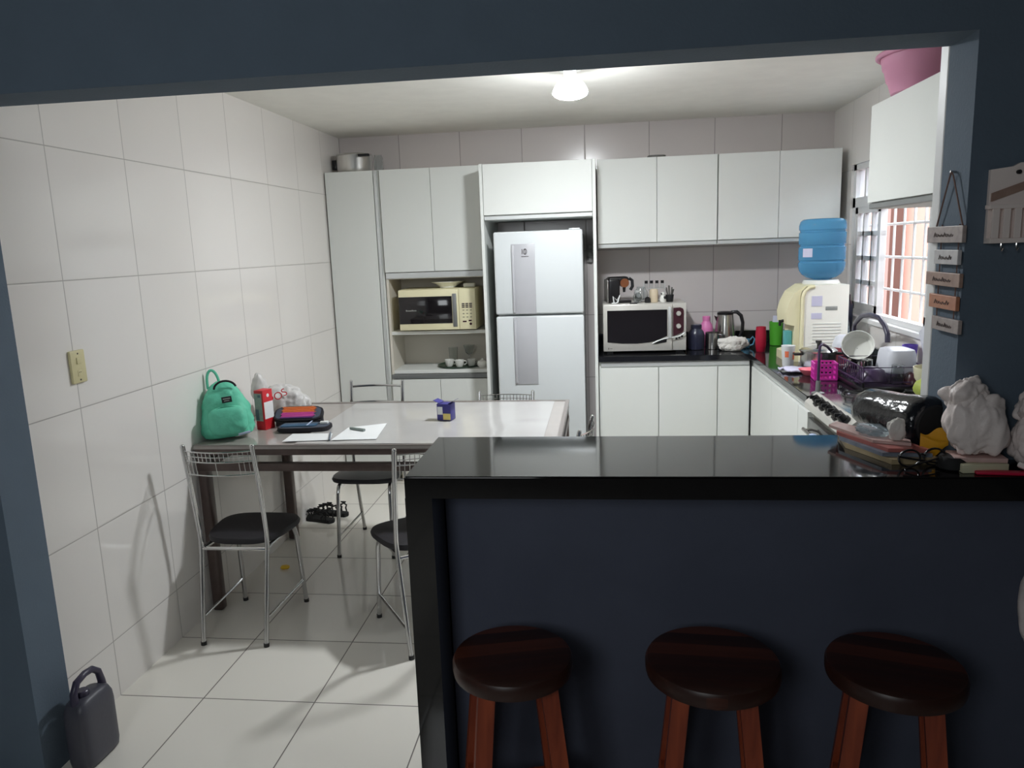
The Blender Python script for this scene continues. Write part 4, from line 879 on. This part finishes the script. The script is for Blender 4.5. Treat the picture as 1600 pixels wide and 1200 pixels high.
# dish rack with pans and tubs
dr = thing('dish_rack', 'dark wire dish rack crowded with pans and tubs by the window', 'dish rack', (1.35, 3.86, WT))
obj('drip_tray', MB().box(-0.145, 0.145, -0.20, 0.20, 0, 0.025, 0.008), 'black_plastic', dr)
wr = MB()
for z in (0.05, 0.12): wr.tube([(-0.14, -0.19, z), (0.14, -0.19, z), (0.14, 0.19, z), (-0.14, 0.19, z)], 0.004, 8, True)
for q in range(13): y = -0.19+q*0.0316; wr.tube([(-0.14, y, 0.12), (-0.136, y, 0.032), (0.136, y, 0.032), (0.14, y, 0.12)], 0.0028, 6)
obj('wire_basket', wr, 'dark_purple', dr)
for q in range(4):
    mb = MB(); mb.tube([((-1, 1)[q % 2]*0.135, (-1, 1)[q//2]*0.185, 0.022), ((-1, 1)[q % 2]*0.14, (-1, 1)[q//2]*0.19, 0.05)], 0.006, 8); obj('foot', mb, 'black_plastic', dr)
def pan(label, loc, rot, R, H, inner, hl=0.15):
    p = thing('saucepan', label, 'pan', loc, 0, None, rot)
    obj('body', MB().lathe([(0.002, 0), (R*0.82, 0), (R*0.9, 0.005), (R, H*0.3), (R, H), (R*0.97, H)], 36, cap=False), 'black_plastic', p)
    obj('inside', MB().lathe([(R*0.8, 0.008), (R*0.94, H*0.3), (R*0.965, H+0.001), (R*1.0, H+0.003), (R*1.02, H+0.0015)], 36, cap=False).lathe([(R*0.8, 0.0075), (0.002, 0.0075)], 36, cap=False), inner, p)
    h = obj('handle', MB().tube([(R*0.98, 0, H*0.8), (R+0.04, 0, H*0.85), (R+hl, 0, H*0.75)], [0.009, 0.011, 0.012], 10), 'black_plastic', p)
    obj('handle_strip', MB().box(R+0.005, R+0.06, -0.007, 0.007, H*0.85+0.008, H*0.85+0.014, 0.002), 'steel', h)
_n = Vector((-0.22, -0.86, 0.46)).normalized(); _h = Vector((-0.45, -0.1, -0.88)); _h = (_h-_n*_h.dot(_n)).normalized(); _y = _n.cross(_h)
PAN_ROT = tuple(Matrix((_h, _y, _n)).transposed().to_euler())
pan('black saucepan propped on its side with pale inside and handle hanging down', (1.315, 4.10, WT+0.150), PAN_ROT, 0.078, 0.06, 'ceramic', 0.085)
single('storage_tub', MB().loft([superring(0.072, 0.085, 0.0, 36, 4), superring(0.075, 0.088, 0.004, 36, 4), superring(0.078, 0.092, 0.012, 36, 4), superring(0.07, 0.084, 0.09, 36, 4), superring(0.064, 0.078, 0.108, 36, 4), superring(0.048, 0.06, 0.114, 36, 4)]),
       'tub_white', 'large white plastic tub upturned on the dish rack', 'tub', (1.425, 3.86, WT+0.072), math.radians(4))
single('mixing_bowl', MB().lathe([(0.075, 0), (0.073, 0.012), (0.055, 0.055), (0.03, 0.07), (0.002, 0.072)], 32), 'dark_purple', 'dark purple bowl upturned at the near end of the dish rack', 'bowl', (1.285, 3.78, WT+0.036))
single('mixing_bowl', MB().lathe([(0.044, 0), (0.043, 0.012), (0.034, 0.045), (0.02, 0.056), (0.002, 0.058)], 32), 'maroon', 'maroon bowl upturned near the jamb at the dish rack end', 'bowl', (1.446, 3.705, WT+0.036))
for lb, x, y in (('upturned clear glass nearest the propped saucepan in the dish rack', 1.30, 3.90), ('upturned clear glass between the dark purple and maroon bowls', 1.378, 3.712)):
    single('drinking_glass', MB().lathe([(0.033, 0), (0.031, 0.002), (0.026, 0.09), (0.002, 0.092), (0.002, 0.086), (0.023, 0.084), (0.029, 0.0)], 24, cap=False), 'glass', lb, 'glass', (x, y, WT+0.036), group='glasses in the dish rack')
single('purple_cup', MB().lathe([(0.028, 0), (0.03, 0.003), (0.036, 0.10), (0.033, 0.10), (0.027, 0.006), (0.002, 0.006)], 24), 'purple', 'violet plastic cup against the window wall beside the white tub', 'cup', (1.53, 3.98, WT+0.0835), group=None)
single('cutlery_holder', MB().lathe([(0.026, 0), (0.028, 0.003), (0.03, 0.083), (0.027, 0.083), (0.024, 0.008), (0.002, 0.008)], 24), 'grey_profile', 'grey cutlery cup holding the violet cup above the worktop', 'holder', (1.53, 3.98, WT))
single('chopping_board', MB().box(-0.006, 0.006, -0.10, 0.10, 0, 0.30, 0.003), 'tub_white', 'thin white chopping board tilted behind the cream bowl', 'board', (1.545, 3.66, WT), rot=(math.radians(-34), 0, 0)).location.z = WT+0.062
single('cream_bowl', MB().lathe([(0.045, 0), (0.05, 0.003), (0.085, 0.06), (0.092, 0.11), (0.088, 0.11), (0.08, 0.06), (0.046, 0.008), (0.002, 0.008)], 36), 'cream', 'deep pale cream bowl beside the white jamb trim', 'bowl', (1.45, 3.47, WT+0.0425))
# faucet and bottle by the window
fa = thing('kitchen_faucet', 'dark arched kitchen faucet under the window', 'faucet', (1.48, 4.56, WT))
obj('spout', MB().tube([(0.02, 0.02, 0.02), (0.0, 0.0, 0.10), (-0.05, -0.03, 0.17), (-0.075, -0.12, 0.245), (-0.08, -0.25, 0.30), (-0.08, -0.38, 0.318), (-0.08, -0.51, 0.315), (-0.08, -0.59, 0.285), (-0.08, -0.635, 0.245), (-0.08, -0.64, 0.205)], 0.0125, 12), 'jug_cap', fa)
obj('base', MB().lathe([(0.026, 0), (0.026, 0.03), (0.02, 0.04), (0.002, 0.04)], 24, (0.02, 0.02, 0)), 'chrome', fa)
obj('lever', MB().cyl((0.02, 0.02, 0.035), (0.02, -0.06, 0.075), 0.007, 0.006), 'chrome', fa)
db = thing('detergent_bottle', 'clear bottle with teal cap between the dispenser and the faucet', 'bottle', (1.46, 4.80, WT))
obj('body', MB().lathe([(0.03, 0), (0.033, 0.004), (0.033, 0.16), (0.026, 0.21), (0.013, 0.255), (0.012, 0.27)], 24), 'bottle_clear', db)
obj('cap', MB().lathe([(0.018, 0.2705), (0.018, 0.305), (0.014, 0.31), (0.002, 0.31)], 20), 'teal', db)
single('dark_bottle', MB().lathe([(0.026, 0), (0.03, 0.004), (0.03, 0.30), (0.014, 0.335), (0.013, 0.37), (0.002, 0.37)], 24), 'navy_enamel', 'dark navy bottle in the corner behind the dispenser', 'bottle', (1.53, 4.98, WT))
# ------------------------------------------------------------------ cooker
ck = thing('gas_cooker', 'steel gas cooker with a row of black knobs at the worktop end', 'cooker', (0.945, 3.02, 0))
obj('body', MB().box(0.03, 0.62, 0.0, 0.585, 0.08, 0.945, 0.004).box(0.05, 0.6, 0.02, 0.56, 0, 0.08), 'silver_plastic', ck)
obj('hob', MB().box(0.04, 0.62, 0.0, 0.585, 0.9452, 0.962, 0.005), 'steel', ck)
obj('control_panel', MB().prism_y([(0.03, 0.87), (-0.012, 0.90), (-0.012, 0.93), (0.04, 0.972), (0.06, 0.962), (0.06, 0.87)], 0, 0.585), 'silver_plastic', ck, smooth=False)
obj('oven_door', MB().box(0.0, 0.029, 0.01, 0.575, 0.22, 0.855, 0.006), 'black_glass', ck)
obj('door_handle', MB().tube([(-0.03, 0.06, 0.81), (-0.03, 0.525, 0.81)], 0.009, 10).cyl((-0.03, 0.08, 0.81), (0.002, 0.08, 0.81), 0.006).cyl((-0.03, 0.505, 0.81), (0.002, 0.505, 0.81), 0.006), 'steel', ck)
for q in range(5):
    y = 0.07+q*0.092; a = Vector((0.012, y, 0.952)); n_ = Vector((-0.62, 0, 0.78))
    obj('knob', MB().cyl(a, a+n_*0.012, 0.026, 0.025, 20).cyl(a+n_*0.012, a+n_*0.036, 0.019, 0.016, 20).box(a.x-0.022-0.02, a.x-0.022+0.012, y-0.004, y+0.004, a.z+0.018, a.z+0.034, 0.002), 'black_plastic', ck)
for q in range(2):
    for p_ in range(2):
        cx_, cy_ = 0.21+q*0.26, 0.15+p_*0.28; gr = MB()
        for a in range(4):
            an = a*PI/2+PI/4; gr.tube([(cx_+0.10*math.cos(an), cy_+0.10*math.sin(an), 0.964), (cx_+0.10*math.cos(an), cy_+0.10*math.sin(an), 0.99), (cx_+0.03*math.cos(an), cy_+0.03*math.sin(an), 0.99)], 0.005, 6)
        gr.tube([(cx_+0.10*math.cos(a*PI/8), cy_+0.10*math.sin(a*PI/8), 0.985) for a in range(16)], 0.0045, 6, True)
        gr.lathe([(0.045, 0.9625), (0.045, 0.974), (0.03, 0.979), (0.002, 0.979)], 20, (cx_, cy_, 0))
        obj('burner_grate', gr, 'black_matte', ck)
tw = single('tea_towel', MB().sheet(10, 14, lambda u, v: (0.945-0.044+0.006*math.sin(u*14+v*3)-0.003, 3.14+0.26*u, 0.822-0.34*v), 0.0).sheet(10, 3, lambda u, v: (0.945-0.044+0.03*v, 3.14+0.26*u, 0.822+0.003*math.sin(PI*v)), 0.0), 'towel_blue', 'pale blue tea towel hung on the cooker door handle', 'towel')
single('wooden_spoon', MB().tube([(1.183, 3.36, 1.021), (1.262, 3.05, 1.021)], 0.007, 8).sphere((1.176, 3.385, 1.021), 0.022, (0.9, 1.4, 0.4)), 'cream', 'pale long spoon on the burner grate, nearer the knobs', 'spoon').location.z = -0.018
single('wooden_spoon', MB().tube([(1.25, 3.33, 1.021), (1.295, 3.05, 1.021)], 0.007, 8).sphere((1.244, 3.355, 1.021), 0.022, (0.9, 1.4, 0.4)), 'cream', 'pale long spoon on the burner grate, nearer the window wall', 'spoon').location.z = -0.018
single('snack_packet', MB().crumple((0, 0, 0), (0.15, 0.10, 0.10), 0.3, 2.0, 21, 3), 'fruit_green', 'lime green and white packet next to the jamb trim on the cooker', 'packet', (1.375, 3.34, 0.9955), math.radians(20))
# ------------------------------------------------------------------ pink basin on the wall cabinet
bs = thing('wash_basin', 'dusty pink plastic basin stored on the wall cabinet under the ceiling', 'basin', (1.375, 3.50, 2.2605))
obj('tub', MB().lathe([(0.15, 0), (0.158, 0.004), (0.172, 0.05), (0.178, 0.055), (0.188, 0.10), (0.194, 0.105), (0.203, 0.155), (0.199, 0.155), (0.184, 0.10), (0.15, 0.01), (0.002, 0.01)], 56), 'basin_pink', bs)
obj('rim', MB().tube([(0.212*math.cos(2*PI*k/48), 0.212*math.sin(2*PI*k/48), 0.156) for k in range(48)], 0.011, 10, True), 'basin_pink', bs)

# ------------------------------------------------------------------ things on the bar
BZ = 1.1005
def mag(label, mname, pts, z, h, group=None):
    return single('magazine', MB().prism(pts, z, z+h), mname, label, 'magazine', group=group)
mag('olive brown magazine at the bottom of the pile on the bar', 'magazine_olive', [(0.67, 2.15), (0.735, 1.985), (0.865, 1.99), (0.825, 2.06), (0.69, 2.285)], BZ, 0.014)
mag('dark blue grey brochure second from the bottom of the pile', 'magazine_blue', [(0.662, 2.18), (0.72, 2.01), (0.84, 2.0), (0.822, 2.06), (0.69, 2.285)], BZ+0.0145, 0.010)
mag('reddish folder sticking out of the middle of the bar pile', 'magazine_red', [(0.66, 2.20), (0.735, 2.015), (0.835, 2.005), (0.818, 2.06), (0.688, 2.285)], BZ+0.025, 0.010)
mag('pinkish white leaflet on top of the bar pile, under the black bag', 'magazine_pink', [(0.652, 2.25), (0.715, 2.07), (0.80, 2.035), (0.81, 2.07), (0.685, 2.29)], BZ+0.0355, 0.008)
single('crumpled_film', MB().crumple((0, 0, 0), (0.11, 0.07, 0.028), 0.4, 3, 31, 4), 'bottle_clear', 'crinkled clear film on the pinkish leaflet beside the black bag', 'film', (0.735, 2.135, BZ+0.044), math.radians(-62))
single('tissue', MB().crumple((0, 0, 0), (0.05, 0.035, 0.065), 0.5, 2.5, 14, 4), 'cloth', 'crumpled off-white tissue against the black wrapped roll', 'tissue', (0.772, 2.065, BZ+0.044))
# black roll wrapped in a plastic bag
rb = thing('wrapped_roll', 'fat black roll wrapped in shiny black plastic on the bar', 'roll', (0.845, 2.165, BZ+0.0775), rot=(0, 0, 0))
ax = Vector((-0.34, 0.94, -0.01)); axn = ax.normalized(); q_ = axn.to_track_quat('Z', 'Y')
br = []
for s_, r_ in ((-0.085, 0.058), (-0.08, 0.07), (-0.06, 0.074), (-0.03, 0.073), (0.0, 0.07), (0.05, 0.066), (0.10, 0.063), (0.16, 0.060), (0.19, 0.048), (0.202, 0.02)):
    ring = []
    for k in range(40):
        a = 2*PI*k/40; rr_ = r_*(1+0.06*noise.noise(Vector((math.cos(a)*3, math.sin(a)*3, s_*30)))+0.03*noise.noise(Vector((math.cos(a)*8, math.sin(a)*8, s_*70))))
        ring.append(q_ @ Vector((rr_*math.cos(a), rr_*math.sin(a), s_)))
    br.append(ring)
obj('wrap', MB().loft(br), 'black_bag', rb, angle=75)
obj('end_disc', MB().tube([q_ @ Vector((0, 0, -0.0855)), q_ @ Vector((0, 0, -0.09))], [0.056, 0.052], 36), 'black_matte', rb)
single('printed_packet', MB().sheet(26, 8, lambda u, v: (0.815+0.125*u+0.012*v, 2.02+0.035*u+0.03*v, BZ+0.02+0.045*v+0.075*u**2.5+0.005*math.sin(v*9+u*14)), 0.012), 'yellow_bag', 'yellow and orange printed packet curling under the black roll', 'packet', angle=60)
gs = thing('eyeglasses', 'black framed glasses folded at the bar edge before the magazines', 'glasses', (0.80, 1.965, BZ), math.radians(6))
fm = MB()
for s in (-1, 1): fm.tube([(s*0.033+0.027*math.cos(2*PI*k/20), 0.004*math.sin(s), 0.024+0.022*math.sin(2*PI*k/20)) for k in range(20)], 0.0028, 6, True)
fm.tube([(-0.008, 0, 0.03), (0, 0, 0.034), (0.008, 0, 0.03)], 0.0025, 6)
obj('frame', fm, 'black_plastic', gs)
for s in (-1, 1): obj('temple', MB().tube([(s*0.06, 0, 0.032), (s*0.062, -0.006, 0.03), (s*(-0.03), -0.022-0.006*s, 0.014), (s*(-0.058), -0.026-0.006*s, 0.004)], 0.0026, 6), 'black_plastic', gs)
single('black_case', MB().lathe([(0.03, 0), (0.036, 0.004), (0.036, 0.022), (0.028, 0.032), (0.002, 0.034)], 24), 'black_matte', 'small rounded black pouch beside the folded glasses', 'pouch', (0.868, 1.955, BZ))
single('pocket_book', MB().box(-0.055, 0.055, -0.04, 0.04, 0, 0.022, 0.002), 'cream', 'thick cream paper block in front of the yellow packet', 'book', (0.925, 1.95, BZ), math.radians(4))
single('paper_bundle', MB().box(-0.06, 0.06, -0.035, 0.035, 0, 0.012, 0.002), 'magazine_pink', 'folded pinkish papers on the cream paper block', 'papers', (0.925, 1.958, BZ+0.0225), math.radians(-6))
single('red_ruler', MB().box(-0.10, 0.10, -0.012, 0.012, 0, 0.008, 0.003), 'red_dark', 'long narrow red plastic strip at the bar edge below the white bags', 'strip', (1.00, 1.897, BZ), math.radians(-6))
b1 = thing('plastic_bag', 'crumpled white plastic bag against the jamb, behind the yellow packet', 'bag', (0.937, 1.99, BZ+0.035))
obj('bag_body', MB().crumple((-0.02, -0.035, 0), (0.15, 0.12, 0.18), 0.55, 1.7, 45, 5), 'bag_bone', b1, angle=65)
obj('bag_knot', MB().crumple((-0.045, -0.03, 0.11), (0.12, 0.085, 0.09), 0.6, 2.0, 47, 5), 'bag_bone', b1, angle=65)
b2 = thing('plastic_bag', 'crumpled white plastic bag at the wall beneath the key rack', 'bag', (1.092, 1.965, BZ+0.003))
obj('bag_body', MB().crumple((0, -0.01, 0), (0.20, 0.125, 0.16), 0.6, 1.7, 55, 5), 'bag_bone', b2, angle=65)
obj('bag_top', MB().crumple((-0.01, -0.005, 0.10), (0.15, 0.105, 0.115), 0.6, 1.9, 59, 5), 'bag_bone', b2, angle=65)
obj('bag_handle', MB().tube([(-0.07, -0.045, 0.012), (-0.09, -0.06, 0.02), (-0.06, -0.075, 0.008), (-0.02, -0.07, 0.006), (-0.01, -0.05, 0.015)], 0.008, 8), 'bag_bone', b2)

# ------------------------------------------------------------------ hanging sign and key holder
sg = thing('hanging_sign', 'string of five small wooden word plaques hung on the doorway jamb', 'sign', (0.895, 2.104, 1.835), rot=(0, 0, -PI/2))
# local x runs towards the camera side (-y), local y is out of the jamb (towards -x) negative
obj('nail', MB().cyl((0, 0.0, 0), (0, -0.014, 0.002), 0.003), 'steel', sg)
cd = MB()
cd.tube([(-0.075, -0.008, -0.135), (-0.01, -0.010, -0.01), (0.0, -0.011, 0.002), (0.01, -0.010, -0.01), (0.075, -0.008, -0.135)], 0.0022, 6)
for x in (-0.05, 0.05): cd.tube([(x, -0.004, -0.13), (x, -0.004, -0.38)], 0.0018, 6)
obj('cord', cd, 'rope', sg)
for nm, x0, x1, z0, z1, mm, words in (('plaque', -0.115, 0.092, -0.176, -0.134, 'sign_grey', 6), ('plaque', -0.062, 0.075, -0.231, -0.194, 'sign_white', 4), ('plaque', -0.105, 0.092, -0.287, -0.252, 'sign_tan', 6), ('plaque', -0.078, 0.082, -0.346, -0.310, 'sign_orange', 4), ('plaque', -0.053, 0.103, -0.403, -0.368, 'sign_grey', 6)):
    pq = obj('plaque', MB().box(x0, x1, -0.015, -0.005, z0, z1, 0.0015), mm, sg, smooth=False)
    lt = MB(); n_ = words; wl = (x1-x0)*0.55; xc = (x0+x1)/2-wl/2; zc = (z0+z1)/2
    for q in range(n_):
        xx = xc+q*wl/n_; hh = 0.007 if q % 3 else 0.011
        lt.tube([(xx, -0.0156, zc-0.006), (xx+wl/n_*0.3, -0.0156, zc-0.006+hh), (xx+wl/n_*0.6, -0.0156, zc-0.005), (xx+wl/n_*0.85, -0.0156, zc-0.006+hh*0.7)], 0.0011, 5)
    obj('brush_lettering', lt, 'faded_ink', pq)
kh = thing('key_rack', 'white house-shaped wooden key rack on the dark wall', 'key rack', (1.02, 2.03, 1.655))
obj('back_board', MB().prism_y([(-0.082, 0.0), (0.082, 0.0), (0.082, 0.178), (0.03, 0.178), (0.015, 0.19), (-0.015, 0.19), (-0.03, 0.182), (-0.082, 0.176)], -0.012, -0.001), 'white_wood', kh, smooth=False)
obj('roof_slat', MB().prism_y([(-0.078, 0.10), (0.08, 0.155), (0.08, 0.175), (-0.078, 0.12)], -0.016, -0.0121), 'sign_tan', kh, smooth=False)
fe = MB().box(-0.09, 0.086, -0.04, -0.0125, 0.082, 0.092, 0.001).box(-0.085, 0.084, -0.04, -0.0125, 0.0, 0.012, 0.001)
for q in range(7): fe.box(-0.082+q*0.025, -0.066+q*0.025, -0.038, -0.032, 0.012, 0.082, 0.001)
obj('slat_pocket', fe, 'white_wood', kh, smooth=False)
obj('nail', MB().cyl((-0.02, -0.012, 0.168), (-0.02, -0.02, 0.168), 0.005, seg=12), 'black_matte', kh)
for x in (-0.055, -0.02, 0.02, 0.055): obj('key_hook', MB().tube([(x, -0.03, 0.0), (x, -0.03, -0.012), (x, -0.036, -0.018), (x, -0.042, -0.012)], 0.0018, 6), 'steel', kh)
# pale cloth bag hanging past the third stool
cb = thing('cloth_bag', 'pale cloth bag hung from the bar edge past the last stool', 'bag', (1.0, 1.845, 0.0))
obj('bag_body', MB().crumple((0.055, -0.03, 0.70), (0.16, 0.10, 0.24), 0.22, 2.0, 71, 4, False), 'bag_bone', cb, angle=65)
obj('strap', MB().tube([(0.12, -0.02, 0.88), (0.14, -0.01, 1.0), (0.145, 0.026, 1.115), (0.145, 0.06, 1.108)], 0.006, 8), 'bag_bone', cb)
